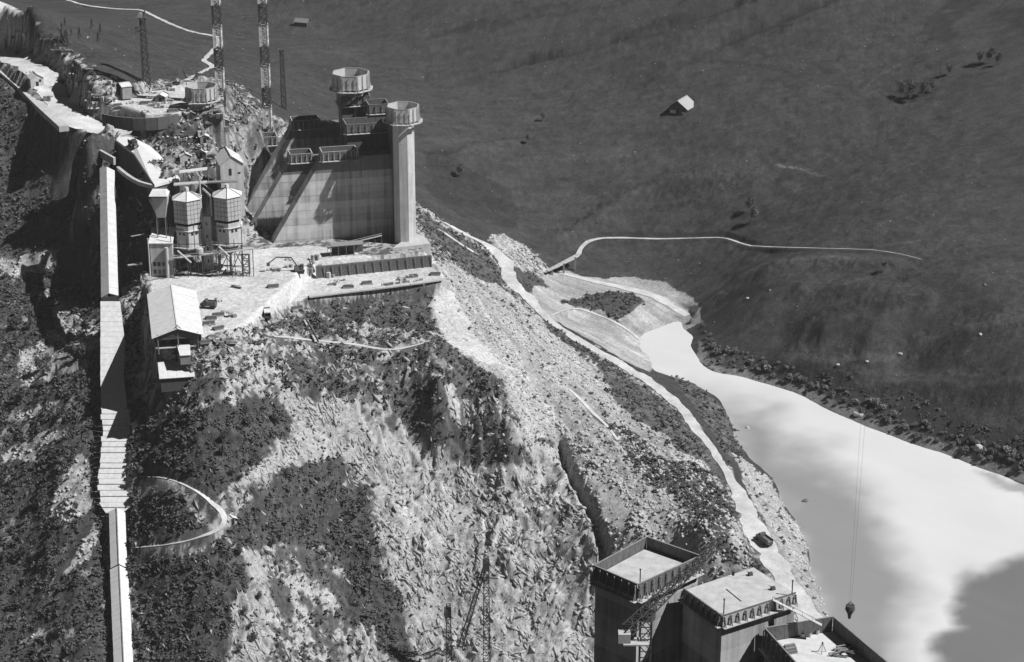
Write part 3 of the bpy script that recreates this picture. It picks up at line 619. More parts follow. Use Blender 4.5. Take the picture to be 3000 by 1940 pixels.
# ------------------------------------------------------------------ loose stones and scrub (uncountable)
rng = np.random.RandomState(3)
def scatter(wt, n, fine_only=True):
    w_ = np.where(FINE & (U > -120) & (U < 3100) & (V > -40) & (V < 2040), wt, 0)
    # weight by cell area so that density is per square metre
    dx = np.gradient(gx)[None, :]; dy = np.gradient(gy)[:, None]; w_ = (w_ * dx * dy).ravel()
    p = w_ / w_.sum(); k = rng.choice(len(p), n, p=p)
    j, i = np.divmod(k, GX.shape[1])
    x = gx[i] + (rng.rand(n) - .5) * dx[0, i]; y = gy[j] + (rng.rand(n) - .5) * dy[j, 0]
    return x, y, bil(gx, gy, GZ, x, y)
def shards(name, x, y, z, size, flat, base, m, leaf):
    """joins many small pieces into one mesh; base = (verts, faces)"""
    n = len(x); bv = np.array(base[0]); bf = np.array(base[1]); nv = len(bv)
    a = rng.rand(n) * 6.283; s = size; ca, sa = np.cos(a), np.sin(a)
    jit = 1 + (rng.rand(n, nv, 3) - .5) * (.9 if leaf else .6)
    v = bv[None] * jit * s[:, None, None]; v[:, :, 2] *= flat
    vx = v[:, :, 0] * ca[:, None] - v[:, :, 1] * sa[:, None] + x[:, None]; vy = v[:, :, 0] * sa[:, None] + v[:, :, 1] * ca[:, None] + y[:, None]
    co = np.stack([vx, vy, v[:, :, 2] + z[:, None]], -1).reshape(-1, 3)
    f = (bf[None] + (np.arange(n) * nv)[:, None, None]).reshape(-1, bf.shape[1])
    me = bpy.data.meshes.new(name); k = f.shape[1]
    me.vertices.add(len(co)); me.vertices.foreach_set("co", co.ravel().astype(np.float32))
    me.loops.add(f.size); me.loops.foreach_set("vertex_index", f.ravel().astype(np.int32))
    me.polygons.add(len(f)); me.polygons.foreach_set("loop_start", np.arange(0, f.size, k, dtype=np.int32)); me.update(calc_edges=True)
    me.materials.append(m); o = bpy.data.objects.new(name, me); COL.objects.link(o); return o
OCT = ([(1, 0, 0), (.2, .9, .1), (-1, .1, 0), (-.1, -1, 0), (.1, 0, .75), (0, 0, -.7)], [(0, 1, 4), (1, 2, 4), (2, 3, 4), (3, 0, 4), (1, 0, 5), (2, 1, 5), (3, 2, 5), (0, 3, 5)])
def leafclump(k, seed):
    r = random.Random(seed); vs = []; fs = []
    for i in range(k):
        th = r.random() * 6.283; ph = r.random() * 1.3; R = .5 + .5 * r.random()
        c = Vector((math.cos(th) * math.cos(ph) * R, math.sin(th) * math.cos(ph) * R, math.sin(ph) * R * .9 + .05))
        d1 = Vector((r.uniform(-1, 1), r.uniform(-1, 1), r.uniform(-.6, .6))).normalized() * .42; d2 = d1.cross(Vector((r.uniform(-1, 1), r.uniform(-1, 1), 1))).normalized() * .34
        o = len(vs); vs += [tuple(c - d1), tuple(c + d2), tuple(c + d1), tuple(c - d2)]; fs.append((o, o + 1, o + 2, o + 3))
    return vs, fs
sz = lambda n, a, b, p=3: a + (b - a) * rng.rand(n) ** p
wS = SCREE * free
x, y, z = scatter(wS, 16000); setting(shards("scree_stones", x, y, z, sz(16000, .22, 1.15, 4), .8, OCT, M_rock(), False), 'stuff', "pale loose scree stones strewn over the flank above the lake")
x, y, z = scatter((ROCKY > .3) * free * (1 - SCRUB) + .25 * SCREE * free, 7000); setting(shards("rock_debris", x, y, z, sz(7000, .2, .95, 4), .8, OCT, M_rockd(), False), 'stuff', "darker stones lying on the rock slope")

def slabs(name, x, y, z, size, m, label):
    n = len(x); bv = np.array(OCT[0]); bf = np.array(OCT[1]); nv = len(bv)
    # long axis down the dip of the beds on the local slope
    h = 1.4; gxs = (bil(gx, gy, GZs, x + h, y) - bil(gx, gy, GZs, x - h, y)) / (2 * h); gys = (bil(gx, gy, GZs, x, y + h) - bil(gx, gy, GZs, x, y - h)) / (2 * h)
    q_ = np.radians(-52) + rng.randn(n) * .32; q_ = np.where(rng.rand(n) < .22, q_ + 1.3, q_)
    e1 = np.stack([np.cos(q_), np.sin(q_), np.cos(q_) * gxs + np.sin(q_) * gys], -1); e1 /= np.linalg.norm(e1, axis=1)[:, None]
    nn = np.stack([-gxs, -gys, np.ones(n)], -1); nn /= np.linalg.norm(nn, axis=1)[:, None]; e2 = np.cross(nn, e1)
    jit = 1 + (rng.rand(n, nv, 3) - .5) * .7; v = bv[None] * jit * size[:, None, None]
    L_ = 1.2 + 1.6 * rng.rand(n)
    co = (v[:, :, 0:1] * (e1 * L_[:, None])[:, None] + v[:, :, 1:2] * .55 * e2[:, None] + v[:, :, 2:3] * .75 * nn[:, None]) + np.stack([x, y, z], -1)[:, None]
    f = (bf[None] + (np.arange(n) * nv)[:, None, None]).reshape(-1, 3); co = co.reshape(-1, 3)
    me = bpy.data.meshes.new(name); me.vertices.add(len(co)); me.vertices.foreach_set("co", co.ravel().astype(np.float32))
    me.loops.add(f.size); me.loops.foreach_set("vertex_index", f.ravel().astype(np.int32)); me.polygons.add(len(f)); me.polygons.foreach_set("loop_start", np.arange(0, f.size, 3, dtype=np.int32)); me.update(calc_edges=True)
    me.materials.append(m); o = bpy.data.objects.new(name, me); COL.objects.link(o); return setting(o, 'stuff', label)
GZs = blur(GZ, 3)
wR = (ROCKY > .45) * free * np.clip(1 - 1.6 * SCRUB, .05, 1) * (U > 330) * np.clip(3 * (fbm(GX / 7, GY / 7, 231, 3) - .33), .05, 1)
x, y, z = scatter(wR, 9000); slabs("rock_ledges", x, y, z, sz(9000, .25, 1.3, 2.6), mat("ledge_rock", .41, .3, .8, .92), "broken ledges of pale rock standing out of the centre slope")
x, y, z = scatter(wR, 3500); slabs("dark_rock_ledges", x, y, z, sz(3500, .2, .95, 2.6), mat("ledge_rock_dark", .16, .3, .8, .92), "dark lichened ledges on the centre slope")
SCRUBs = blur(SCRUB, 8); wV = SCRUBs ** 1.6 * free * np.clip(2.2 * (n1 - .2), .15, 1.5)
x, y, z = scatter(wV, 26000); setting(shards("scrub", x, y, z, sz(26000, .22, 1.7, 3.2), .8, leafclump(9, 1), M_leaf(), True), 'stuff', "dark low scrub covering the slopes")
x, y, z = scatter(SCRUB * (n1 > .42) * free, 12000); setting(shards("pale_scrub", x, y, z, sz(12000, .2, 1.3, 2.6), .9, leafclump(8, 2), M_leafm(), True), 'stuff', "lighter leafy shoots among the dark scrub")

pasture = ((ROCKY + SCRUB + SCREE) < .02) * (GZ > 3) * free
x, y, z = scatter(pasture, 700); setting(shards("pasture_stones", x, y, z, sz(700, .12, .5, 3), .8, OCT, M_rock(), False), 'stuff', "small pale stones dotted over the far pasture")
x, y, z = scatter(pasture * np.clip(6 * (n3 - .5), .05, 1), 9000); setting(shards("pasture_tufts", x, y, z, sz(9000, .25, .9, 3), .35, leafclump(6, 4), M_leaf(), True), 'stuff', "dark tufts of dwarf shrub on the far pasture")
# ------------------------------------------------------------------ formwork that crowns a concrete block
def outward(poly):
    a = sum(poly[i][0] * poly[(i + 1) % len(poly)][1] - poly[(i + 1) % len(poly)][0] * poly[i][1] for i in range(len(poly)))
    return list(poly) if a > 0 else list(poly)[::-1]
def formwork(label, poly, z, h=2.6, pitch=2.4, board=None, strut=None, walk=1.1, skip=(), low=.7, group="formwork crowns of the dam"):
    poly = outward([tuple(map(float, p[:2])) for p in poly]); cx = sum(p[0] for p in poly) / len(poly); cy = sum(p[1] for p in poly) / len(poly)
    board = board or M_form(); strut = strut or M_wood(); t = thing("formwork", label, "formwork", (cx, cy, z), group)
    for i in range(len(poly)):
        if i in skip: continue
        a = Vector((*poly[i], 0)); b = Vector((*poly[(i + 1) % len(poly)], 0)); L = (b - a).length; e = (b - a) / L
        nrm = Vector((e.y, -e.x, 0)); rz = math.atan2(e.y, e.x); n = max(1, round(L / pitch)); s = L / n
        pm = mesh("panel", MB().box((0, 0, (h - low) / 2), (s - .07, .14, h + low)), board)
        sm = MB()
        for k in (0, .42):   # F-shaped bracket: post, two arms, a rake
            pass
        sm.box((0, -.42, (h - max(1.5, low)) / 2 - .1), (.2, .2, h + max(1.5, low) - .3)); sm.box((0, -.25, h - .45), (.18, .5, .2)); sm.box((0, -.25, h * .45 - (low > 1) * .8), (.18, .5, .2)); sm.box((0, -.5, -max(1.5, low)), (.2, 1.3, .2))
        sm.bar((0, -1.05, -max(1.5, low)), (0, -.42, h * .25), .14)
        bm_ = mesh("bracket", sm, strut)
        for k in range(n):
            q = a + e * (s * (k + .5)) + nrm * .1
            inst(None, "panel", pm, (q.x, q.y, z), rz, t)
        for k in range(n + 1):
            q = a + e * min(max(s * k, .25), L - .25) + nrm * .12
            inst(None, "bracket", bm_, (q.x, q.y, z), rz, t)
        c = (a + b) / 2 + nrm * (.25 + walk / 2)
        obj("walkway", MB().box((c.x, c.y, z - max(1.5, low) + .16), (L + .6, walk, .12), rz), M_wood(), t)
        c2 = (a + b) / 2 + nrm * .12
        obj("top_rail", MB().box((c2.x, c2.y, z + h + .06), (L, .3, .12), rz), strut, t)
    return t
M_c2 = mat('concrete_pour_pale', .50, .16, .25, .9, streak=.4); M_c3 = mat('concrete_pour_dark', .37, .18, .25, .9, streak=.55)
def block(label, poly, z0, z1, name="dam_block", m=None, batter=0.0, lifts=True, group="concrete blocks of the dam"):
    poly = outward([tuple(map(float, p[:2])) for p in poly]); cx = sum(p[0] for p in poly) / len(poly); cy = sum(p[1] for p in poly) / len(poly)
    t = thing(name, label, "dam block", (cx, cy, z0), group)
    m = m or M_conc(); z = z1; k = 0
    while z > z0:                              # concrete lifts, each a pour of its own, joints slightly recessed
        zb = max(z0, z - 4.0) if (z1 - z) < 44 else z0
        f = 1 + batter * (z1 - zb) / 10; f2 = 1 + batter * (z1 - z) / 10; jt = .997 if k % 2 else 1.0
        bot = [(cx + (p[0] - cx) * f * jt, cy + (p[1] - cy) * f * jt) for p in poly]; top = [(cx + (p[0] - cx) * f2 * jt, cy + (p[1] - cy) * f2 * jt) for p in poly]
        n = len(poly); mb = MB(); mb.add([(*p, zb) for p in bot] + [(*p, z - .02) for p in top], [tuple(range(n))[::-1], tuple(range(n, 2 * n))] + [(i, (i + 1) % n, n + (i + 1) % n, n + i) for i in range(n)])
        obj("lift", mb, (m, M_c2, M_c3)[(k * 7 + len(label)) % 3] if m.name == 'concrete' else m, t); z = zb; k += 1
    return t
# near blocks, lower right corner
ZA, ZB, ZC = 128.0, 126.0, 118.0
A = [P(*q, ZA)[:2] for q in [(1744,1688),(1868,1742),(2046,1660),(1894,1606)]]
B = [P(*q, ZB)[:2] for q in [(2003,1729),(2116,1809),(2330,1741),(2208,1662)]]
Cc = [P(*q, ZC)[:2] for q in [(2241,1882),(2365,2022),(2640,2022),(2438,1849)]]
D = [P(*q, 104)[:2] for q in [(2085,1985),(2190,2060),(2300,1990),(2205,1925)]]
form_pale = mat("shutter_board_pale", .40, .25, .8, .85)
block("square concrete block with the crane boom crossing its front corner", A, -60, ZA, m=M_conc())
block("broad concrete block between the crane block and the lowest block", B, -60, ZB, m=M_conc())
block("concrete block in the bottom right corner with timber on its deck", Cc, -60, ZC, m=M_conc())
block("low concrete block at the bottom edge below the broad block", D, -60, 104, m=M_conc())
Ac = (sum(p[0] for p in A) / 4, sum(p[1] for p in A) / 4); Aw = [(Ac[0] + (p[0] - Ac[0]) * 1.015, Ac[1] + (p[1] - Ac[1]) * 1.015) for p in A]
formwork("dark board walls round the deck of the square block behind the crane boom", Aw, ZA, 2.5, 2.0, board=M_form(), strut=M_wood2())
fb = formwork("bracketed formwork along two sides of the broad block deck", [B[0], B[1], B[2], B[3]], ZB - .1, .5, 1.9, board=form_pale, strut=M_form(), skip=(2, 3), low=2.1)
formwork("high dark board walls round the timber-strewn deck in the bottom right corner", Cc, ZC, 3.3, 2.2, board=M_form(), strut=M_wood2())
# pour surfaces
def deck(name, poly, z, m, label=None, parent=None):
    o = obj(name, MB().prism(outward(poly), z + .004, z + .03), m, parent); return o

# ------------------------------------------------------------------ far dam: buttresses in a row
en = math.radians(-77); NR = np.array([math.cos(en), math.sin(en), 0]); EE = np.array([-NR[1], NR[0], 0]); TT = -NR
p00 = P(785, 715, 62)
def on_plane(u, v, off):
    d = ray(u, v); p0 = p00 + TT * off; t = ((p0 - C0) @ NR) / (d @ NR); return C0 + d * t
M_concs = mat('concrete_top_shade', .2, .25, .3, .85, streak=.3)  # top lifts: shade under the formwork put into the colour
def buttress(label, off, top_l, top_r, right_u, thick=7.0):
    tl = on_plane(*top_l, off); tr = on_plane(*top_r, off); tr[2] = tl[2]
    slope = (247 / 6.9) / (160 / 7.3)          # rise over run of the downstream edge
    zb = 45.0; run = (tl[2] - zb) / 1.62; foot = tl - EE * run; foot[2] = zb
    rb = on_plane(right_u, 600, off); rb[2] = zb; rt = rb.copy(); rt[2] = tl[2]
    if (tr - rb) @ EE > 0: tr = rt
    t = thing("dam_buttress", label, "buttress", (foot + rb) / 2, "buttresses of the dam")
    # body in lifts
    H = 3.0; z = zb; k = 0
    while z < tl[2] - .01:
        z2 = min(tl[2], z + H); l0 = foot + EE * ((z - zb) / 1.62); l1 = foot + EE * ((z2 - zb) / 1.62)
        ins = .06 if k % 2 else 0.0
        pts_ = [np.array([l0[0], l0[1], z]), np.array([rb[0], rb[1], z]), np.array([rb[0], rb[1], z2 - .03]), np.array([l1[0], l1[1], z2 - .03])]
        pts_ = [q + TT * ins for q in pts_]
        obj("lift", MB().extrude(pts_, TT * (thick - 2 * ins)), (mat("concrete_buttress", .62, .14, .3, .9, streak=.5), mat("concrete_buttress_grey", .54, .16, .3, .9, streak=.55), mat("concrete_buttress_pale", .66, .14, .3, .9, streak=.35))[(k * 5 + int(off)) % 3] if z < tl[2] - 7.5 else M_concs, t); z = z2; k += 1
    return tl, tr
tops = []
for lab, off, l, r, ru in (("nearest dam buttress with the broad sunlit face behind the silos", 0, (945, 464), (1046, 464), 1168),
                           ("second dam buttress, streaked face, from the silos backward", 20, (852, 470), (914, 470), 1100),
                           ("third dam buttress with a plain sunlit face, next but one behind the broad one", 40, (858, 372), (936, 372), 1060),
                           ("farthest dam buttress beside the rocky slope", 60, (752, 420), (812, 420), 1000)):
    tops.append((lab,) + buttress(lab, off, l, r, ru))
labs = ["bracketed formwork on the nearest sunlit buttress", "small bracketed formwork on the second buttress", "raised formwork on the third buttress near the round tower", "small formwork on the farthest buttress by the rocky slope"]
for (lab, tl, tr), lb in zip(tops, labs):
    q = [tl, tr, tr + TT * 7, tl + TT * 7]
    formwork(lb, [p[:2] for p in q], tl[2] + .02, 2.4, 2.2, board=M_form(), strut=M_wood())
# upstream head wall behind the near buttress, and the round tower on it
w0 = on_plane(938, 640, 11.3); w1 = on_plane(1172, 640, 11.3)
M_concd = mat('concrete_head_shade', .12, .25, .3, .8, streak=.3)  # head walls and web: their shade is put into this dark colour
def head(label, u0, v0, u1, v1, off, thick, fl):
    a = on_plane(u0, v0, off); b = on_plane(u1, v1, off); z1 = a[2]
    poly = [a[:2], b[:2], (b + TT * thick)[:2], (a + TT * thick)[:2]]
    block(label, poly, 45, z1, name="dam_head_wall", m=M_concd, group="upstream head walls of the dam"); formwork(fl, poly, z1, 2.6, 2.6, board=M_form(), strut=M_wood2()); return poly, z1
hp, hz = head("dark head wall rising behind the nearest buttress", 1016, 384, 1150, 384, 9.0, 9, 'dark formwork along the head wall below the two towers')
head("narrow dark head wall beside the tall pale pier", 1082, 326, 1138, 326, 19, 8, 'dark formwork between the tallest tower and the tall pale pier')
hp2, hz2 = head("dark stepped head wall carrying the tall formwork tower", 1000, 304, 1084, 304, 28, 9, 'dark formwork round the foot of the tallest tower')
def octa(c, r, n=8, ph=None):
    ph = math.pi / n if ph is None else ph
    return [(c[0] + r * math.cos(ph + 2 * math.pi * i / n), c[1] + r * math.sin(ph + 2 * math.pi * i / n)) for i in range(n)]
def tower(label, flabel, c, r, z0, z1, fr, fh, board=None, name="dam_pier", m=None):
    block(label, octa(c, r), z0, z1, name=name, m=m, group="piers of the dam")
    return formwork(flabel, octa(c, fr), z1 - fh * .35, fh, 2.6, board=board, strut=M_wood(), walk=1.6)
tc = on_plane(1030, 300, 33)
tower("dark round pier under the tallest formwork tower", "tall eight-sided formwork tower, highest on the far dam", tc, 5.2, 45, PY(1030, 236, tc[1])[2], 7.5, 5.2, board=mat("shutter_steel", .55, .15, .6, .6))
pc = P(1187, 716, 62) + np.array([0, 3.6, 0])
zt = PY(1187, 332, pc[1])[2]
tower("tall pale pier at the lake end of the far dam", "wide eight-sided formwork on the tall pale pier", pc, 4.5, 50, zt, 6.2, 4.8, board=mat("shutter_steel", .55, .15, .6, .6), m=mat("concrete_pier", .62, .14, .3, .9, streak=.35))
web = [pc[:2] + np.array([-3.2, -1.0]), pc[:2] + np.array([-1.0, 2.6]), (on_plane(1150, 600, 13))[:2] + np.array([1.5, 3]), (on_plane(1135, 600, 13))[:2]]
block("dark ribbed wall joining the tall pier to the head wall", web, 50, zt - 3, name="dam_web_wall", m=M_concd, group="upstream head walls of the dam")
# footing apron of the pier
ap = [P(*q, 62)[:2] for q in [(1150,735),(1262,722),(1240,700),(1215,690)]]
tag(obj("pier_footing", MB().prism(outward(ap), 58, 63.2), M_concl()), "pale concrete footing at the base of the tall pier", "footing")
# scaffold walk along the foot of the buttress
t = thing("scaffold_walk", "long plank walk on posts across the foot of the dark wall", "scaffold", P(1040, 725, 62))
q0 = P(960, 728, 64.5); q1 = P(1118, 690, 67.0)
obj("plank", MB().bar(q0, q1, 1.0, .15), M_wood(), t)
obj("hand_rail", MB().bar(q0 + [0, -.5, 1.0], q1 + [0, -.5, 1.0], .12), M_wood(), t)
for k in range(9):
    f = k / 8; c = q0 * (1 - f) + q1 * f
    obj("post", MB().bar((c[0], c[1], 61.5), (c[0], c[1] - .0, c[2] + 1.0), .16), M_wood2(), t)
# crib wall between the two works levels
t = thing("crib_wall", "long dark timber retaining wall between the two pale works levels", "retaining wall", P(1090, 800, 57))
w0 = P(925, 812, 57.2); w1 = P(1262, 778, 57.2); dv = (w1 - w0); L = np.linalg.norm(dv); dv /= L; nv = np.array([dv[1], -dv[0], 0])
for r in range(6):
    zz = 57.3 + r * .82
    obj("log", MB().bar((*((w0 + nv * (.9 - r * .07))[:2]), zz), (*((w1 + nv * (.9 - r * .07))[:2]), zz), .5, .7), M_form(), t)
pm = mesh("post", MB().box((0, 0, 2.4), (.3, .3, 5.0)), M_wood2())
for k in range(15):
    c = w0 + dv * (L * k / 14) + nv * 1.35; inst(None, "post", pm, (c[0], c[1], 57.0), 0, t)
t = thing("slab_edge", "pale slab lip running along the edge of the lower works level", "slab edge", P(1100, 846, 57))
lip = [P(*q, 57.3) for q in [(905,869),(1000,857),(1100,845),(1200,832),(1296,818)]]
for a_, b_ in zip(lip[:-1], lip[1:]): obj("slab", MB().bar(a_, b_ - (b_ - a_) * .01, 2.2, .5), M_concl(), t)
# ------------------------------------------------------------------ batching plant
def ring(c, r, n, ph): return [(c[0] + r * math.cos(ph + 2 * math.pi * i / n), c[1] + r * math.sin(ph + 2 * math.pi * i / n)) for i in range(n)]
M_panel = mat("silo_panel", .52, .12, .8, .7, streak=.2); M_sd = mat("silo_frame", .16, .2, 1, .7)
def silo(label, u, dz):
    c = P(u, 803, 62) + np.array([0, 4.5, 0]); t = thing("aggregate_silo", label, "silo", c, "tall hexagonal silos of the batching plant")
    z0 = 62.0; ph = math.radians(-84); R = 5.9
    zt = z0 + 29.5 + dz; zb = zt - 9.2
    obj("drum", MB().prism(ring(c, R - .25, 6, ph), zb, zt), M_sd, t)
    vx = ring(c, R, 6, ph)
    for i in range(6):
        a = Vector((*vx[i], 0)); b = Vector((*vx[(i + 1) % 6], 0)); e = (b - a).normalized(); rz = math.atan2(e.y, e.x); s = (b - a).length / 4
        pm = mesh("panel", MB().box((0, .1, 0), (s - .16, .22, 1.62)), M_panel)
        for k in range(4):
            for r in range(5):
                q = a + e * s * (k + .5); inst(None, "panel", pm, (q.x, q.y, zb + .92 + r * 1.82), rz, t)
    n = MB(); rv = ring(c, R + .5, 6, ph); n.add([(*p, zt + .05) for p in rv] + [(c[0], c[1], zt + 2.9)], [(i, (i + 1) % 6, 6) for i in range(6)] + [tuple(range(6))[::-1]])
    rf = obj("roof", n, M_tin(), t)
    for i in range(6):
        p = Vector((*rv[i], zt + .12)); q = Vector((c[0], c[1], zt + 2.98)); obj("seam", MB().bar(p, q, .16), M_steel(), rf)
    obj("vent", MB().cone((c[0], c[1], zt + 2.7), (c[0], c[1], zt + 4.0), .9, .7, 8), M_tin(), t)
    # waist, working storey, hopper
    obj("neck", MB().prism(ring(c, R - 1.2, 6, ph), zb - 1.1, zb), M_dark(), t)
    st = obj("working_storey", MB().prism(ring(c, R - .55, 6, ph), zb - 9.6, zb - 1.1), mat("plaster_pale", .6, .12, .6, .85, streak=.3), t)
    sv = ring(c, R - .53, 6, ph)
    for i in (0, 1, 5):
        a = Vector((*sv[i], 0)); b = Vector((*sv[(i + 1) % 6], 0)); e = (b - a).normalized(); rz = math.atan2(e.y, e.x)
        for k, f in enumerate((.3, .62)):
            q = a.lerp(b, f); obj("window", MB().box((q.x, q.y, zb - 4.2), (.9, .14, 1.0), rz), M_glass(), st)
    wv = ring(c, R + .1, 6, ph); obj("belt_roof", MB().prism(wv, zb - 3.0, zb - 2.75), M_tin(), t)
    mb = MB(); n6 = ring(c, R - .7, 6, ph); n7 = ring(c, 1.3, 6, ph)
    mb.add([(*p, zb - 9.6) for p in n6] + [(*p, zb - 14.5) for p in n7], [(i, (i + 1) % 6, 6 + (i + 1) % 6, 6 + i) for i in range(6)] + [tuple(range(6, 12))])
    obj("hopper", mb, M_sd, t)
    for p in ring(c, R - .8, 6, ph):
        obj("leg", MB().bar((*p, z0 - 1), (*p, zb - 9.6), .5), M_steel(), t)
    lv = ring(c, R - .8, 6, ph)
    for i in range(6): obj("brace", MB().bar((*lv[i], z0 + .5), (*lv[(i + 1) % 6], z0 + 9.5), .22), M_steel(), t)
    # gallery round the foot of the storey
    gv = ring(c, R + 1.5, 6, ph); gi = ring(c, R - .3, 6, ph)
    for i in range(6):
        j = (i + 1) % 6; g = obj("walkway", MB().add([(*gi[i], zb - 9.7), (*gi[j], zb - 9.7), (*gv[j], zb - 9.7), (*gv[i], zb - 9.7), (*gi[i], zb - 9.5), (*gi[j], zb - 9.5), (*gv[j], zb - 9.5), (*gv[i], zb - 9.5)], [(3, 2, 1, 0), (4, 5, 6, 7), (0, 1, 5, 4), (1, 2, 6, 5), (2, 3, 7, 6), (3, 0, 4, 7)]), M_wood(), t)
        rl = MB(); rl.bar((*gv[i], zb - 8.4), (*gv[j], zb - 8.4), .1)
        for f in (0, .33, .66):
            p = [gv[i][k] * (1 - f) + gv[j][k] * f for k in (0, 1)]; rl.bar((*p, zb - 9.5), (*p, zb - 8.4), .1)
        obj("railing", rl, M_steell(), g)
    return c, zt
c1, zt1 = silo("left hexagonal silo of the batching plant, beside the plant house", 556, 0)
c2, zt2 = silo("right hexagonal silo of the batching plant, next to the dam face", 673, 1.2)
def lattice(mb, p, q, w0, w1=None, n=8, r=.12, sides=4, wob=0):
    """square lattice mast between two points"""
    w1 = w0 if w1 is None else w1; p = Vector(p); q = Vector(q); d = (q - p).normalized()
    up = Vector((0, 0, 1)) if abs(d.z) < .9 else Vector((0, 1, 0)); a = d.cross(up).normalized(); b = a.cross(d).normalized()
    def cor(f, k):
        w = (w0 + (w1 - w0) * f) / 2; s = ((-1, -1), (1, -1), (1, 1), (-1, 1))[k % 4]
        return p.lerp(q, f) + a * s[0] * w + b * s[1] * w
    for k in range(4):
        mb.bar(cor(0, k), cor(1, k), r * 1.5)
        for i in range(n):
            f0, f1 = i / n, (i + 1) / n
            mb.bar(cor(f0, k), cor(f1, k + 1), r) if i % 2 else mb.bar(cor(f0, k + 1), cor(f1, k), r)
            mb.bar(cor(f1, k), cor(f1, k + 1), r)
    return mb
# bucket elevator between the silos, with its tall pole
e0 = P(611, 790, 62)
t = thing("bucket_elevator", "narrow bucket elevator tower with a tall pole between the two silos", "elevator", e0)
obj("casing", MB().box((e0[0] + .6, e0[1], 62 + 11), (3.0, 2.6, 22)), mat("plaster_pale", .6, .12, .6, .85), t)
for k in range(4): obj("window", MB().box((e0[0] + .4, e0[1] - 1.32, 62 + 4 + k * 5), (.7, .12, 1.4)), M_glass(), t)
obj("pole", MB().cone((e0[0] - 1.3, e0[1] - 1.0, 62), (e0[0] - 1.3, e0[1] - 1.0, PY(605, 512, e0[1])[2]), .42, .3, 8), M_steell(), t)
obj("bend", MB().bar((e0[0] + 2.4, e0[1] - .4, 84), (e0[0] + 2.4, e0[1] - .4, 92), .7).bar((e0[0] + 2.4, e0[1] - .4, 92), (e0[0] - .5, e0[1] - .4, 95), .6), M_steell(), t)
zz = PY(605, 520, e0[1])[2]
obj("stay", MB().bar((e0[0] - 1.3, e0[1] - 1, zz - 1), (e0[0] + 4.2, e0[1] + 4, zz - 8), .22), M_steell(), t)
# distributing gantry above the silos
t = thing("gantry", "pale covered gantry over the silo tops leading from the loading ramp", "gantry", (c1[0], c1[1], zt1))
g0 = np.array([c1[0] - 5, c1[1] + 1.5, zt1 + 4.6]); g1 = np.array([c1[0] + 7.5, c1[1] + 2.5, zt1 + 5.2]); g2 = np.array([c2[0] + 4, c2[1] + 2.0, zt2 + 4.6])
obj("deck", MB().bar(g0, g1, 3.0, .4), M_wood(), t); obj("deck", MB().bar(g1 + [.02, 0, -.05], g2, 2.2, .4), M_wood2(), t)
obj("roof", MB().bar(g0 + [2, 2.5, 4.2], g1 + [0, 2.5, 4.6], 3.6, .25), M_tin(), t)
for k in range(5):
    c = g0 * (1 - k / 4) + g1 * (k / 4); obj("post", MB().bar(c + [.4, 1.8, 0], c + [.4, 1.8, 4.2], .25), M_wood2(), t)
for c in (g0 + [1, 0, 0], (g0 + g1) / 2, g1): obj("leg", MB().bar(c, (c[0], c[1] - .2, c[2] - 6), .3), M_steel(), t)
# plant house, left: bin on stilts over a pale house
pb = P(482, 800, 62)
t = thing("charging_bin", "pale tapered charging bin on stilts left of the silos", "bin", (pb[0], pb[1], 62))
zb0 = PY(482, 634, pb[1])[2]; zb1 = PY(482, 573, pb[1])[2]
def frust(c, w0, d0, z0, w1, d1, z1):
    v = [(c[0] + sx * w0 / 2, c[1] + sy * d0 / 2, z0) for sx, sy in ((-1, -1), (1, -1), (1, 1), (-1, 1))] + [(c[0] + sx * w1 / 2, c[1] + sy * d1 / 2, z1) for sx, sy in ((-1, -1), (1, -1), (1, 1), (-1, 1))]
    return MB().add(v, [(3, 2, 1, 0), (4, 5, 6, 7), (0, 1, 5, 4), (1, 2, 6, 5), (2, 3, 7, 6), (3, 0, 4, 7)])
obj("bin", frust((pb[0] + .4, pb[1]), 3.2, 3.4, zb0, 6.0, 5.0, zb1), M_panel, t)
obj("roof", frust((pb[0], pb[1]), 7.0, 6.4, zb1 + .6, 5.4, 3, zb1 + 2.2), M_tin(), t)
obj("rim", frust((pb[0], pb[1]), 6.2, 5.2, zb1, 6.2, 5.2, zb1 + .6), M_dark(), t)
obj("chute", MB().bar((pb[0] - 3.4, pb[1] - 1, zb1 - 1), (pb[0] - .8, pb[1] - 1, zb0 + .5), 1.0), M_panel, t)
for sx in (-1.4, 1.9):
    for sy in (-1.5, 1.5): obj("leg", MB().bar((pb[0] + sx, pb[1] + sy, 73), (pb[0] + sx, pb[1] + sy, zb0 + 1.2), .28), M_wood2(), t)
t = thing("plant_house", "pale mixing house with a sloping roof at the left foot of the silos", "plant house", (pb[0], pb[1], 60))
ph_w = 8.4; zr = PY(480, 712, pb[1] - 4)[2]
obj("wall", MB().box((pb[0], pb[1], (60 + zr) / 2), (ph_w, 8, zr - 60)), mat("plaster_pale", .6, .12, .6, .85), t)
obj("roof", MB().add([(pb[0] - ph_w / 2 - .4, pb[1] - 4.4, zr), (pb[0] + ph_w / 2 + .4, pb[1] - 4.4, zr), (pb[0] + ph_w / 2 + .4, pb[1] + 4.4, zr + 3.6), (pb[0] - ph_w / 2 - .4, pb[1] + 4.4, zr + 3.6), (pb[0] - ph_w / 2 - .4, pb[1] - 4.4, zr - .3), (pb[0] + ph_w / 2 + .4, pb[1] - 4.4, zr - .3), (pb[0] + ph_w / 2 + .4, pb[1] + 4.4, zr + 3.3), (pb[0] - ph_w / 2 - .4, pb[1] + 4.4, zr + 3.3)], [(0, 1, 2, 3), (7, 6, 5, 4), (0, 4, 5, 1), (1, 5, 6, 2), (2, 6, 7, 3), (3, 7, 4, 0)]), M_tin(), t)
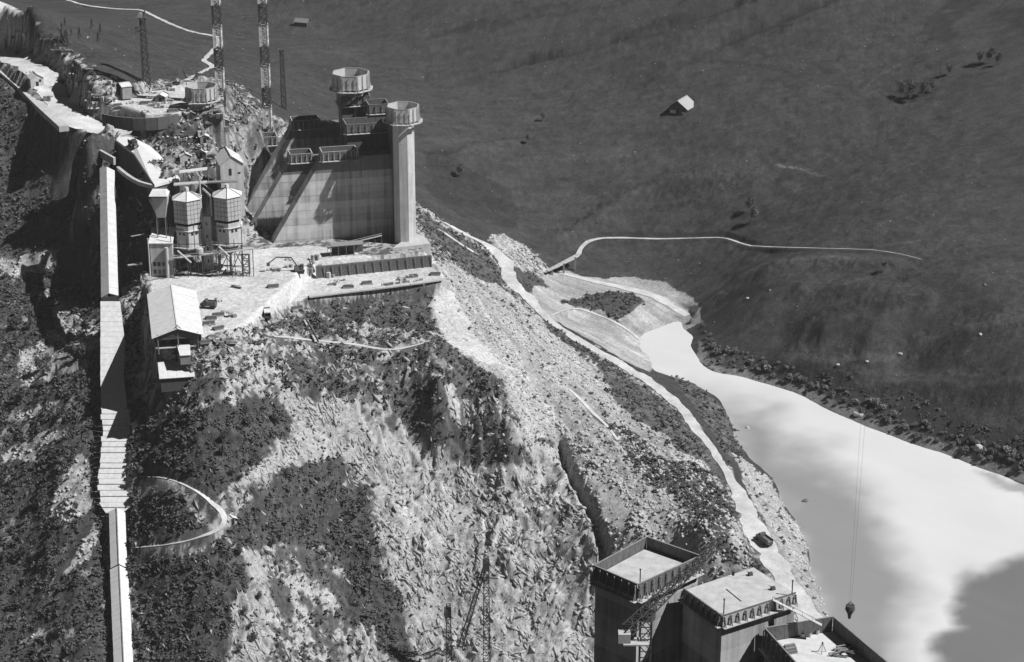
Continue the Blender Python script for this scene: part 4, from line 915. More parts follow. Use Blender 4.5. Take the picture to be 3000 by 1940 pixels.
for k in range(3):
    for r in range(2):
        w_ = obj("window", MB().box((pb[0] - 2.8 + k * 1.7, pb[1] - 4.02, 64 + r * 3.0), (1.1, .12, 1.6)), M_glass(), t)
obj("pipe", MB().cone((pb[0] + 2.2, pb[1] - 5.0, 60), (pb[0] + 2.2, pb[1] - 5.0, zr - 1.5), .75, .75, 10), M_steell(), t)
obj("rail_post", MB().cone((pb[0] - 4.7, pb[1] - 4.6, 55), (pb[0] - 4.7, pb[1] - 4.6, zr + 2), .35, .3, 8), M_steell(), t)
obj("landing", MB().box((pb[0] - .6, pb[1] - 6.4, 60.1), (7, 4.4, .5)), M_concl(), t)
# footbridges at the gallery level
zg = 62 + 29.5 - 9.2 - 9.6
for k, (ua, va, ub, vb) in enumerate((((500), 758, 640, 740), (640, 742, 745, 728))):
    a = PY(ua, va, c1[1] - 8.5); b = PY(ub, vb, c1[1] - 7.5)
    t = thing("catwalk", ("left plank catwalk in front of the left silo", "right plank catwalk reaching from the right silo toward the dam")[k], "catwalk", (a + b) / 2)
    obj("deck", MB().bar(a, b, 1.6, .25), M_wood(), t); obj("hand_rail", MB().bar(a + [0, -.7, 1.1], b + [0, -.7, 1.1], .12), M_steell(), t)
    for f in (.05, .35, .65, .95):
        c = a * (1 - f) + b * f; obj("leg", MB().bar(c, (c[0], c[1], gz(c[0], c[1]) - .5), .26), M_steel(), t)
a = PY(520, 735, c1[1] - 9); b = PY(560, 770, c1[1] - 11)
tag(obj("inclined_pipe", MB().cone(a, b, .35, .35, 8), M_steell()), "short pale pipe slanting down in front of the left silo", "pipe")
a = PY(640, 722, c1[1] - 8); b = PY(672, 752, c1[1] - 10)
tag(obj("inclined_pipe", MB().cone(a, b, .35, .35, 8), M_steell()), "pale pipe slanting down in front of the right silo", "pipe")
t = thing("steel_trestle", "dark braced steel trestle at the right foot of the silos", "trestle", P(722, 805, 62))
q = P(722, 805, 62); mb = lattice(MB(), (q[0], q[1], 61), (q[0], q[1], 61 + 9.5), 2.6, n=4, r=.2); obj("frame", mb, M_steel(), t); obj("platform", MB().box((q[0], q[1], 70.7), (4, 4, .3)), M_wood(), t)
for lab, u, v, r_ in (("pale round tank at the foot of the left silo", 585, 735, 1.4), ("pale round lid lying below the left silo in the shadow", 543, 783, 1.5), ("pale drum standing under the right silo", 655, 795, 1.2)):
    q = P(u, v, 62) if v > 760 else PY(u, v, c1[1] - 7.5)
    if v <= 760:
        t = thing("tank", lab, "tank", q); obj("shell", MB().cone((q[0], q[1], q[2] - 1), (q[0], q[1], q[2] + 1), r_, r_, 12), M_steell(), t); obj("cap", MB().cone((q[0], q[1], q[2] + 1), (q[0], q[1], q[2] + 1.5), r_, .2, 12), M_steell(), t)
        for k in (-.8, .8): obj("leg", MB().bar((q[0] + k, q[1], q[2] - .9), (q[0] + k, q[1], gz(q[0], q[1]) - .3), .2), M_steel(), t)
    else:
        t = thing("tank", lab, "tank", q); obj("shell", MB().cone((q[0], q[1], 61.8), (q[0], q[1], 63.0), r_, r_, 12), M_steell(), t); obj("cap", MB().cone((q[0], q[1], 63.0), (q[0], q[1], 63.4), r_, .3, 12), M_tin(), t)

# ------------------------------------------------------------------ sheds and huts
def gable(name, label, base, w_, l_, h, rise, rz, wall, roof, over=.5, cat="shed", win=0, door=True, group=None, zlow=None, openfront=False):
    """ridge along local y, front gable at -y; base = ground point under the FRONT gable's middle"""
    t = thing(name, label, cat, base, group); c, s = math.cos(rz), math.sin(rz); bx, by, bz = map(float, base)
    def W(x, y, z): return (bx + x * c - y * s, by + x * s + y * c, bz + z)
    zl = (zlow - bz) if zlow is not None else -1.0
    def slabw(pts_, th, nrm):
        mb = MB(); n = len(pts_); v = [W(*p) for p in pts_] + [W(p[0] + nrm[0] * th, p[1] + nrm[1] * th, p[2] + nrm[2] * th) for p in pts_]
        mb.add(v, [tuple(range(n))[::-1], tuple(range(n, 2 * n))] + [(i, (i + 1) % n, n + (i + 1) % n, n + i) for i in range(n)]); return mb
    x = w_ / 2
    gp = [(-x, 0, zl), (x, 0, zl), (x, 0, h), (0, 0, h + rise), (-x, 0, h)]
    if openfront: gp = [(-x, 0, h * .72), (x, 0, h * .72), (x, 0, h), (0, 0, h + rise), (-x, 0, h)]
    obj("gable_wall", slabw(gp, .2, (0, 1, 0)), wall, t)
    obj("gable_wall", slabw([(p[0], l_, p[2]) for p in [(-x, 0, zl), (x, 0, zl), (x, 0, h), (0, 0, h + rise), (-x, 0, h)]], .2, (0, -1, 0)), wall, t)
    obj("side_wall", slabw([(-x, .2, zl), (-x, l_ - .2, zl), (-x, l_ - .2, h), (-x, .2, h)], .2, (1, 0, 0)), wall, t)
    obj("side_wall", slabw([(x, .2, zl), (x, l_ - .2, zl), (x, l_ - .2, h), (x, .2, h)], .2, (-1, 0, 0)), wall, t)
    k = rise / x; n = max(1, round((l_ + 2 * over) / 4.0))
    for sx in (-1, 1):
        for i in range(n):       # roof in strips so that sheets show
            y0 = -over + (l_ + 2 * over) * i / n; y1 = -over + (l_ + 2 * over) * (i + 1) / n - .05
            zo = .02 * (i % 2)
            obj("roof_sheet", slabw([(0, y0, h + rise + .12 + zo), (0, y1, h + rise + .12 + zo), (sx * (x + over), y1, h - k * over + .12 + zo), (sx * (x + over), y0, h - k * over + .12 + zo)], .12, (0, 0, -1)), roof, t)
    obj("ridge_cap", slabw([(-.25, -over, h + rise + .15), (.25, -over, h + rise + .15), (.25, l_ + over, h + rise + .15), (-.25, l_ + over, h + rise + .15)], .1, (0, 0, 1)), roof, t)
    if door and not openfront: obj("door", slabw([(-.6, -.03, 0), (.6, -.03, 0), (.6, -.03, 2.1), (-.6, -.03, 2.1)], .1, (0, 1, 0)), M_dark(), t)
    for i in range(win):
        xx = -x + w_ * (i + .5) / win
        if abs(xx) < .8 and door: xx += 1.3
        o = obj("window", slabw([(xx - .45, -.03, h * .5), (xx + .45, -.03, h * .5), (xx + .45, -.03, h * .5 + 1.1), (xx - .45, -.03, h * .5 + 1.1)], .1, (0, 1, 0)), M_glass(), t)
    return t, W
plank_w = mat("plank_wall", .34, .25, 1, .9); plank_d = mat("plank_wall_dark", .09, .3, 1, .9)
base = P(521, 985, 61.4); base = np.array([*PY(521, 985, 671)[:2], 59.4])
big, W = gable("workshop_shed", "long pale-roofed workshop shed with a dark open gable below the silos", base, 16.4, 44, 4.6, 2.8, math.radians(11.5), plank_d, M_tin(), .9, openfront=True, zlow=52, cat="shed")
obj("floor", MB().prism([W(-8, .3, 0)[:2], W(8, .3, 0)[:2], W(8, 45, 0)[:2], W(-8, 45, 0)[:2]], 59.2, 59.5), M_concl(), big)
for k in range(3): obj("post", MB().bar(W(-7 + 7 * k, .1, -2), W(-7 + 7 * k, .1, 5.4), .35), M_wood2(), big)
obj("truss", MB().bar(W(-8, .15, 4.2), W(8, .15, 4.2), .3).bar(W(-4, .15, 4.2), W(0, .15, 8.4), .25).bar(W(4, .15, 4.2), W(0, .15, 8.4), .25), M_wood2(), big)
# lean-to below it, and the raised canopy between
def leanto(label, px, zs, drop, m=None, cat="lean-to"):
    q = [P(u, v, z) for (u, v), z in zip(px, zs)]; c = sum(q) / 4; t = thing("lean_to_shed", label, cat, (c[0], c[1], c[2] - drop))
    n = 4
    for i in range(n):      # roof sheets
        a = q[0] * (1 - i / n) + q[1] * (i / n); b = q[0] * (1 - (i + .985) / n) + q[1] * ((i + .985) / n); d = q[3] * (1 - i / n) + q[2] * (i / n); e = q[3] * (1 - (i + .985) / n) + q[2] * ((i + .985) / n)
        obj("roof_sheet", MB().extrude([a, b, e, d], (0, 0, -.15)), M_tin(), t)
    ins = [c + (p - c) * .93 for p in q]; mb = MB()
    mb.add([(p[0], p[1], c[2] - drop) for p in ins] + [(p[0], p[1], p[2] - .2) for p in ins], [(3, 2, 1, 0), (4, 5, 6, 7), (0, 1, 5, 4), (1, 2, 6, 5), (2, 3, 7, 6), (3, 0, 4, 7)])
    obj("wall", mb, m or plank_d, t); return t
leanto("flat pale-roofed lean-to below the workshop shed", [(459,1033),(567,1050),(571,1103),(467,1110)], [53.8, 53.8, 52.6, 52.6], 6)
leanto("small pale canopy in front of the workshop gable", [(518,1009),(556,1007),(559,1040),(527,1042)], [60, 60, 59.2, 59.2], 4, m=M_wood2(), cat="canopy")
leanto("little pale-roofed store under the lean-to", [(512,1124),(541,1122),(569,1130),(514,1138)], [46.5, 46.5, 46, 46], 3)
bh = P(682, 556, 91); crush, W = gable("crusher_house", "tall pale gabled house above the silos with one dark slit window", bh, 8.8, 12, 10.4, 3.2, math.radians(16), mat("plaster_pale", .6, .12, .6, .85), M_tin(), .4, cat="house", zlow=80, door=False)
obj("window", MB().box(W(-.6, -.02, 7.2), (1.0, .2, 2.6), math.radians(16)), M_glass(), crush)
obj("window", MB().box(W(2.8, -.02, 6.6), (1.0, .2, .5), math.radians(16)), M_glass(), crush)
for k, (u, v, w_, l_, h, rs, rz, lab) in enumerate((
    (110, 254, 5.6, 5.5, 3.6, 1.8, 25, "small pale hut beside the haul road above the white wall"),
    (546, 488, 4.6, 5, 4.2, 1.2, 14, "little gabled hut on the rubble left of the tall gabled house"),
    (270, 300, 3.0, 5, 2.4, .7, -40, "low pale shack at the inner edge of the haul road"),
    (352, 268, 7.5, 4, 2.6, .8, -65, "long low shack against the slope under the black mast"),
    (600, 420, 3.4, 4, 2.6, .8, 10, "small shack among rubble near the farthest buttress"),
    (683, 1538, 3.0, 2.6, 2.0, .7, 30, "tiny pale hut at the tip of the footpath loop"),
    (402, 1270, 3.0, 3.0, 2.6, .8, 12, "small pale hut on the right edge of the timber ramp"))):
    q = hit(u, v); gable("hut", lab, (q[0], q[1], q[2] + .1), w_, l_, h, rs, math.radians(rz), mat("plaster_pale", .6, .12, .6, .85) if k in (0, 1, 5, 6) else plank_w, M_tin(), .3, cat="hut", win=1, zlow=q[2] - 2.5)
# mountain chalet and a distant barn
q = hit(1992, 332); t, W = gable("chalet", "lone chalet with one bright roof slope on the dark pasture", (q[0] - 1, q[1], q[2]), 9.5, 10, 3.2, 3.4, math.radians(-28), plank_d, mat("shingle_roof", .40, .1, .8, .6), 1.1, cat="chalet", zlow=q[2] - 3)
obj("base_wall", MB().box(W(-2.6, -.4, .6), (3.0, .5, 1.6), math.radians(-28)), M_white(), t); obj("base_wall", MB().box(W(3.2, -.4, .4), (2.0, .5, 1.3), math.radians(-28)), M_white(), t)
q = hit(905, 76); gable("barn", "tiny distant barn near the top edge right of the masts", q, 6, 8, 2.6, 1.8, math.radians(70), plank_d, mat("shingle_roof_grey", .2, .1, .8, .7), .5, cat="barn", zlow=q[2] - 3)
# ------------------------------------------------------------------ decks of the near blocks
dk = mat("green_concrete_deck", .50, .25, .5, .92)
for nm, poly, z in (("A", A, ZA), ("B", B, ZB), ("C", Cc, ZC)):
    root = [o for o in COL.objects if o.name.startswith("dam_block") and abs(o.location.x - sum(p[0] for p in poly) / 4) < .1 and abs(o.location.y - sum(p[1] for p in poly) / 4) < .1][0]
    cx = sum(p[0] for p in poly) / 4; cy = sum(p[1] for p in poly) / 4
    obj("deck", MB().prism(outward([(cx + (p[0] - cx) * .985, cy + (p[1] - cy) * .985) for p in poly]), z - .015, z + .03), dk if nm != "C" else mat("screed_pale", .62, .15, .6, .9), root)

# ------------------------------------------------------------------ inclined gallery on the left
G0 = np.array([0, 590.0, -20.0]); G1 = np.array([0, 770.0, 96.0])
def gal(v):
    """point on the gallery line seen at row v (Y, Z)"""
    k = math.tan(PITCH + math.atan((v - 970) / FOC)); t = (CAM_Z - G0[2] - k * G0[1]) / ((G1[2] - G0[2]) + k * (G1[1] - G0[1])); return G0[1] + 180 * t, G0[2] + 116 * t
def galx(u, v):
    Y, Z = gal(v); d = ray(u, v); return np.array([d[0] * (Y / d[1]), Y, Z])
def strip(pl, pr, n, thick, m, parent, name, gap=.04, jitter=0.0):
    """n cross pieces between two edge lines (start,end)"""
    for k in range(n):
        f0, f1 = k / n, (k + 1 - gap) / n; j = (random.random() - .5) * jitter; j2 = (random.random() - .5) * jitter
        a = pl[0] * (1 - f0) + pl[1] * f0; b = pr[0] * (1 - f0) + pr[1] * f0; c = pr[0] * (1 - f1) + pr[1] * f1; d = pl[0] * (1 - f1) + pl[1] * f1
        e = (b - a); o = np.array([0, 0, j * .3])
        obj(name, MB().extrude([a - e * j2 * .1 + o, b + e * j * .1 + o, c + e * j * .1 + o, d - e * j2 * .1 + o], (0, 0, -thick)), m, parent)
tinA = mat("gallery_sheet", .64, .1, .5, .6)
# lower covered part
t = thing("covered_gallery", "long ridge-roofed pale gallery climbing from the bottom edge on the left", "gallery", galx(350, 1900))
segs = [((319, 343, 367), 1500, (324, 349, 373), 1665), ((322, 350, 376), 1669, (336, 366, 394), 2010)]
for (l1, r1, q1), v1, (l2, r2, q2), v2 in segs:
    up = np.array([0, 0, 1.7]); a0, a1 = galx(l1, v1), galx(l2, v2); b0, b1 = galx(r1, v1) + up, galx(r2, v2) + up; c0, c1_ = galx(q1, v1), galx(q2, v2)
    # pull the ridge back onto its own sight line after raising it
    n = 12 if v2 < 1700 else 24
    strip((a0, a1), (b0, b1), n, .18, tinA, t, "roof_sheet", .03, .25); strip((b0, b1), (c0, c1_), n, .18, tinA, t, "roof_sheet", .02, .1)
    dn = np.array([0, 0, -2.6]); obj("side_wall", MB().quad(a0 + [.3, 0, -.2], a1 + [.3, 0, -.2], a1 + dn + [.3, 0, 0], a0 + dn + [.3, 0, 0]).quad(c0 + [-.3, 0, -.2], c1_ + [-.3, 0, -.2], c1_ + dn + [-.3, 0, 0], c0 + dn + [-.3, 0, 0]), plank_d, t)
    obj("ridge_board", MB().bar(b0 + [0, 0, .1], b1 + [0, 0, .1], .3, .15), M_wood2(), t)
# middle: open timber ramp of cross boards
t = thing("timber_ramp", "broad open ramp of pale cross boards between the roofed galleries", "ramp", galx(320, 1200))
lab_v = [(880, 294, 352), (1000, 294, 366), (1100, 294, 362), (1180, 296, 372), (1260, 300, 384), (1340, 296, 388), (1400, 288, 392), (1470, 292, 386), (1500, 312, 372)]
for (v1, l1, r1), (v2, l2, r2) in zip(lab_v[:-1], lab_v[1:]):
    n = max(2, round((v2 - v1) / 16))
    m_ = mat('ramp_board', .62, .2, .8, .9)
    strip((galx(l1, v1) + [0, 0, -.4], galx(l2, v2) + [0, 0, -.4]), (galx(r1, v1) + [0, 0, -.4], galx(r2, v2) + [0, 0, -.4]), n, .35, m_, t, "board", .12 if v1 > 1150 else .03, .8 if v1 > 1150 else .1)
for u in (296, 345):
    for k in range(9):
        v = 900 + k * 70; p = galx(u + 6, v); obj("post", MB().bar(p + [0, 0, -.6], (p[0], p[1], min(p[2] - 3, gz(p[0], p[1]) - 1)), .4), M_wood2(), t)
# upper roofed part on trestles
t = thing("conveyor_gallery", "narrow upper roofed gallery in front of the dark cliff left of the silos", "gallery", galx(315, 700))
up = np.array([0, 0, 1.2]); a0, a1 = galx(292, 492), galx(296, 872); b0, b1 = galx(313, 497) + up, galx(320, 868) + up; c0, c1_ = galx(336, 500), galx(347, 866)
strip((a0, a1), (b0, b1), 20, .2, mat("gallery_sheet_shade", .30, .25, .6, .9), t, "roof_sheet", .02, .1); strip((b0, b1), (c0, c1_), 20, .2, tinA, t, "roof_sheet", .02, .1)  # left slope, turned from the sun, has its shade in the darker colour
dn = np.array([0, 0, -3.2]); obj("side_wall", MB().quad(a0 + [.2, 0, -.2], a1 + [.2, 0, -.2], a1 + dn + [.2, 0, 0], a0 + dn + [.2, 0, 0]).quad(c0 + [-.2, 0, -.2], c1_ + [-.2, 0, -.2], c1_ + dn + [-.2, 0, 0], c0 + dn + [-.2, 0, 0]).quad(a1, c1_, c1_ + dn, a1 + dn), plank_d, t)
for k in range(7):
    for l in (300, 334):
        p = galx(l, 520 + k * 55); obj("trestle_leg", MB().bar(p + [0, 0, -3], (p[0], p[1], min(p[2] - 4, gz(p[0], p[1]) - 1)), .45), M_wood2(), t)
# ------------------------------------------------------------------ white wall, curved walls, loading ramp
def wall_line(name, label, px, w_, h, m, cat="wall", seg=5.0, piece="wall_block", up=0.0):
    c = resample(np.array([P(*q) for q in px]), seg); mid = c[len(c) // 2]; t = thing(name, label, cat, mid)
    for a, b in zip(c[:-1], c[1:]):
        d = b - a; obj(piece, MB().bar(a + [0, 0, up - h / 2], b - d * .004 + [0, 0, up - h / 2], w_, h), m, t)
    return t
wall_line("parapet_wall", "long white flat-topped wall along the outer edge of the haul road", WALL, 4.0, 2.4, M_concl())
wall_line("retaining_wall", "dark curved retaining wall below the pale upper yard", [(300, 333, 109.2), (325, 339, 109.2), (390, 346, 109.2), (460, 345, 109.2), (522, 334, 109.2)], .8, 5.0, mat("shade_concrete", .13, .2, .4, .9, streak=.3))  # shade on the wall face is put into the dark concrete colour
wall_line("parapet_wall", "thin pale wall fragment on the cliff edge left of the loading ramp", [(248, 410, 101), (290, 437, 100), (335, 462, 99)], 1.0, 3, M_concl())
wall_line("curved_rail", "pale curved kerb sweeping under the tip of the loading ramp", [(345, 488, 96), (375, 512, 96), (410, 532, 96), (455, 543, 96.2)], 1.3, 1.5, M_concl())
px = [(324, 398, 103), (392, 449, 100), (439, 520, 97.2), (453, 542, 96.8), (527, 522, 96.8), (505, 498, 97.4), (468, 453, 99.6), (440, 428, 101), (388, 402, 103)]
q = [P(*k) for k in px]; t = thing("loading_ramp", "broad white loading ramp ending above the silos", "ramp", sum(q) / len(q))
obj("deck", MB().prism([p[:2] for p in q], [p[2] - 1.0 for p in q], [p[2] for p in q]), mat("ramp_gravel", .68, .1, .4, .95), t)
cc_ = sum(q) / len(q); ins = [cc_ + (p - cc_) * .97 for p in q]
obj("wall", MB().prism([p[:2] for p in ins], [78] * len(q), [p[2] - 1.02 for p in ins]), mat("shade_concrete", .13, .2, .4, .9, streak=.3), t)  # dark colour stands for the shaded side of the ramp
for k, (u, v) in enumerate(((448, 445), (497, 505))):
    a = P(u, v - 8, 98.8 - k * 1.2) + [0, 0, .4]; b = P(u + 14, v + 12, 98.6 - k * 1.2) + [0, 0, .4]
    tag(obj("timber_beam", MB().bar(a, b, .5, .5), M_steel()), ("upper dark beam lying on the white loading ramp", "lower dark beam lying on the white loading ramp near its tip")[k], "beam")
# small pale offcuts left on the dark cliff
for k, (u, v, du, z) in enumerate(((395, 775, 40, 60), (398, 690, 28, 66))):
    a = PY(u - du / 2, v + 3, 738); b = PY(u + du / 2, v - 2, 738)
    t = thing("drain_pipe", ("pale pipe stub sticking out of the dark cliff by the plant house", "thin pale rail stub on the dark cliff by the upper gallery")[k], "pipe", b)
    obj("pipe", MB().cone(a, b, .45 - .2 * k, .45 - .2 * k, 8), M_steell(), t); obj("bracket", MB().bar(b, b + np.array([2, 10, -2]), .3), M_steel(), t)
# yard tank: octagonal shutter like the pier crowns
yc = P(590, 322, 109) + np.array([0, 3, 0]); tower("pale round pier stump in the upper yard", "eight-sided formwork crown in the upper yard behind the retaining wall", yc, 4.3, 104, 115.5, 6.2, 4.4, board=mat("shutter_steel", .3, .2, .6, .6))
# ------------------------------------------------------------------ masts
def banded_mast(label, u, vbase, vtop, w_, vb):
    b = hit(u, vbase); u0 = u
    z1 = PY(u, vtop, b[1])[2]; t = thing("lattice_mast", label, "mast", b, "banded lattice masts")
    zs = [b[2] - 2] + [PY(u, v, b[1])[2] for v in vb] + [z1]
    for k in range(len(zs) - 1):
        n = max(2, round((zs[k + 1] - zs[k]) / 2.4)); mb = lattice(MB(), (b[0], b[1], zs[k]), (b[0], b[1], zs[k + 1] - .02), w_, n=n, r=.22 if k % 2 else .26)
        obj("mast_section", mb, M_white() if k % 2 else M_steel(), t)
        if k % 2: obj("gusset_plates", MB().box((b[0] - w_ / 3, b[1] - w_ / 2, (zs[k] + zs[k + 1]) / 2), (w_ / 3, .1, (zs[k + 1] - zs[k]) * .95)).box((b[0] + w_ / 3, b[1] - w_ / 2, (zs[k] + zs[k + 1]) / 2), (w_ / 5, .1, (zs[k + 1] - zs[k]) * .9)), M_white(), t)
        obj("cabin_platform", MB().box((b[0], b[1], zs[k + 1] - .1), (w_ + .5, w_ + .5, .12)), M_steel(), t)
    return b
banded_mast("left banded lattice mast rising in front of the mountain path", 648, 300, -260, 3.2, [262, 200, 140, 75, 15, -50, -110, -170])
banded_mast("right banded lattice mast rising beside the farthest buttress", 786, 392, -260, 3.4, [375, 310, 255, 190, 135, 70, 10, -50, -110, -170])
def dark_mast(label, u, vb, vt, w_, arm):
    b = hit(u, vb); z1 = PY(u, vt, b[1])[2]; t = thing("dark_mast", label, "mast", b)
    obj("shaft", lattice(MB(), (b[0], b[1], b[2] - 2), (b[0], b[1], z1), w_ * 1.25, w_ * .8, n=int((z1 - b[2]) / 2.2), r=.24), M_steel(), t)
    obj("platform", MB().box((b[0], b[1], z1 + .1), (w_ * 1.5, w_ * 1.5, .25)), M_steel(), t)
    if arm:
        obj("cross_arm", MB().bar((b[0] - 3.4, b[1], z1 - 6), (b[0] + .2, b[1], z1 - 5), .5), M_steel(), t); obj("jib", MB().bar((b[0], b[1], z1), (b[0] + 1.2, b[1], z1 + 3), .45), M_steel(), t)
        obj("cabin", MB().box((b[0] - 2.7, b[1], z1 - 5), (1.4, 1.2, 1.8)), M_steell(), t); obj("sheave", MB().cone((b[0] - .8, b[1] - .3, z1 + 1), (b[0] - .8, b[1] + .3, z1 + 1), 1.1, 1.1, 12), M_steell(), t)
    return b, z1
dark_mast("tall black mast with a small pale cabin at its head, left of the banded masts", 430, 246, 52, 2.4, True)
dark_mast("slender dark mast right of the banded masts", 832, 318, 146, 1.8, False)
# ------------------------------------------------------------------ derrick crane at the square block
mb0 = PY(1893, 1795, 356); t = thing("derrick_crane", "dark lattice derrick crane with its boom laid across the square block", "crane", (mb0[0], mb0[1], -60))
obj("mast", lattice(MB(), (mb0[0], mb0[1], -60), tuple(mb0), 2.2, n=70, r=.16), M_steel(), t)
b0 = PY(1838, 1846, 352); b1 = PY(2108, 1588, 366)
obj("boom", lattice(MB(), tuple(b0), tuple(b1), 2.0, 1.0, n=22, r=.13), M_steel(), t)
obj("turntable", MB().cone((mb0[0], mb0[1], mb0[2] - 1.2), (mb0[0], mb0[1], mb0[2]), 1.9, 1.9, 12), M_steel(), t)
obj("platform", MB().box((mb0[0] - 2, mb0[1] - 1, mb0[2] - 6.0), (5, 3, .3)), M_wood(), t)
obj("stay", MB().bar(mb0 + [0, 0, .5], b1, .1).bar(b0 + (b1 - b0) * .5, mb0, .12), M_steel(), t)
obj("winch_house", MB().box((b0[0] - .6, b0[1] - .5, b0[2] - 1.2), (2.4, 2.0, 2.0)), M_steell(), t)
hk = PY(2148, 1680, 366); 
obj("hoist_rope", MB().bar(b1, hk, .07), M_steel(), t); obj("hook_block", MB().box(tuple(hk), (.5, .4, .9)), M_steel(), t)
# pylons on the rock slope
for lab, u, vb, vt, w_ in (("tall dark lattice tower standing on the rock slope at the bottom edge", 1426, 1975, 1632, 2.6), ("short dark lattice tower at the bottom edge left of the tall one", 1316, 1985, 1772, 2.2)):
    b = hit(u, vb); z1 = PY(u, vt, b[1])[2]; t = thing("lattice_tower", lab, "lattice tower", b)
    obj("shaft", lattice(MB(), (b[0], b[1], b[2] - 3), (b[0], b[1], z1), w_, w_ * .6, n=int((z1 - b[2]) / 2.2), r=.17), M_steel(), t)
    obj("head_plate", MB().box((b[0], b[1], z1 - 3), (w_ * .9, w_ * .9, 3.2)), M_steel(), t)
    if u > 1400:
        f = hit(1345, 1900); obj("raking_leg", lattice(MB(), tuple(f - np.array([0, 0, 1])), (b[0], b[1], z1 - 2), 1.6, .9, n=16, r=.13), M_steel(), t)
        obj("cross_arm", MB().bar((b[0] - 4, b[1], z1 - 7.5), (b[0] + 4, b[1], z1 - 8.2), .25), M_steel(), t)
a = hit(1370, 1862) + np.array([0, 0, 2.0]); b = hit(1600, 1985) + np.array([0, 0, 2.0]); tag(obj("steel_rope", MB().bar(a, b, .14), M_steel()), "dark rope stretched over the rock below the lattice towers", "rope")
# concrete bucket on the cableway
bk = PY(2490, 1788, 372); t = thing("concrete_bucket", "small dark concrete bucket hanging over the lake", "bucket", bk)
obj("body", MB().cone(tuple(bk + [0, 0, -.9]), tuple(bk + [0, 0, .3]), .45, 1.05, 10).cone(tuple(bk + [0, 0, .3]), tuple(bk + [0, 0, 1.1]), 1.05, .9, 10), M_steel(), t)
obj("bail", MB().bar(bk + [-.9, 0, 1.1], bk + [0, 0, 2.0], .12).bar(bk + [.9, 0, 1.1], bk + [0, 0, 2.0], .12), M_steel(), t)
obj("valve", MB().cone(tuple(bk + [0, 0, -1.9]), tuple(bk + [0, 0, -.9]), .3, .45, 8), M_steel(), t)
ct = 262.0
t = thing("cableway_carriage", "cableway carriage and ropes strung high above the lake", "cableway", (bk[0], bk[1], ct))
obj("hoist_rope", MB().bar(bk + [-.2, 0, 2], (bk[0] - 1.0, bk[1], ct), .026), M_steel(), t); obj("hoist_rope", MB().bar(bk + [.2, 0, 2], (bk[0] + 1.0, bk[1], ct), .026), M_steel(), t)
obj("carriage", MB().box((bk[0], bk[1], ct + .6), (4, .8, 1.2)), M_steel(), t)
obj("track_rope", MB().bar((bk[0] - 400, bk[1] + 150, ct + 22), (bk[0], bk[1], ct + 1.3), .1).bar((bk[0], bk[1], ct + 1.3), (bk[0] + 400, bk[1] - 150, ct + 22), .1), M_steel(), t)
# gangway and things on the bottom right decks
a = P(2264, 1757, ZB + .6); b = P(2408, 1832, ZC + 3.5); t = thing("gangway", "pale plank gangway from the broad block down to the corner block", "gangway", (a + b) / 2)
e = (b - a) / np.linalg.norm(b - a); s_ = np.array([-e[1], e[0], 0])
for k in range(3): obj("plank", MB().bar(a + s_ * (k - 1) * .36, b + s_ * (k - 1) * .36, .33, .1), M_wood(), t)
obj("hand_rail", MB().bar(a - s_ * .6 + [0, 0, 1], b - s_ * .6 + [0, 0, 1], .07), M_wood2(), t)
for k in range(6):
    c = a + (b - a) * (k / 5) - s_ * .6; obj("post", MB().bar(c, c + [0, 0, 1], .07), M_wood2(), t)
t = thing("timber_stack", "dark stack of boards on the pale corner deck", "timber stack", P(2312, 1910, ZC))
c = P(2312, 1910, ZC)
for r in range(5):
    for k in range(4 - (r > 2)): obj("board", MB().box((c[0] + (r - 2) * .05, c[1] - 1 + k * .62 + r * .1, ZC + .2 + r * .27), (3.6 - r * .35, .52, .22), .35), M_form() if (r + k) % 2 else M_wood2(), t)
t = thing("timber_stack", "loose heap of crossed boards by the right wall of the corner deck", "timber heap", P(2480, 1915, ZC)); c = P(2478, 1918, ZC)
rr_ = random.Random(4)
for k in range(16):
    an = rr_.uniform(-.5, 1.2); q = c + np.array([rr_.uniform(-2.2, 2.2), rr_.uniform(-1.8, 1.8), .12 + .07 * k]); obj("board", MB().box(tuple(q), (rr_.uniform(2, 4), .32, .14), an), M_wood2() if k % 3 else M_form(), t)
t = thing("tripod", "small dark tripod standing on the corner deck", "tripod", P(2408, 1912, ZC)); c = P(2408, 1912, ZC)
for k in range(3):
    an = k * 2.09 + .3; obj("leg", MB().bar((c[0] + math.cos(an) * .9, c[1] + math.sin(an) * .9, ZC), (c[0], c[1], ZC + 2.2), .1), M_steel(), t)
obj("head", MB().box((c[0], c[1], ZC + 2.25), (.35, .35, .2)), M_steel(), t)
for k, (u, v) in enumerate(((2352, 1868), (2372, 1866), (2395, 1858))):
    c = P(u, v, ZC); t = thing("drum", ("left pale drum under the back wall of the corner deck", "middle pale drum under the back wall of the corner deck", "right pale drum under the back wall of the corner deck")[k], "drum", c, "drums on the corner deck")
    obj("shell", MB().cone((c[0], c[1], ZC + .02), (c[0], c[1], ZC + .95), .36, .36, 12), M_steell(), t); obj("lid", MB().cone((c[0], c[1], ZC + .95), (c[0], c[1], ZC + 1.0), .33, .33, 12), M_steel(), t)
for k, (u, v) in enumerate(((2198, 1686), (2264, 1728))):
    c = P(u, v, ZB); t = thing("vibrator_set", ("small dark machine near the back edge of the broad deck", "small dark machine near the right edge of the broad deck")[k], "machine", c)
    obj("motor", MB().box((c[0], c[1], ZB + .4), (.9, .6, .6), .4), M_steel(), t); obj("handle", MB().bar((c[0], c[1], ZB + .6), (c[0] - .9, c[1] - .2, ZB + 1.1), .1), M_steel(), t); obj("skid", MB().box((c[0], c[1], ZB + .07), (1.2, .7, .1), .4), M_steel(), t)
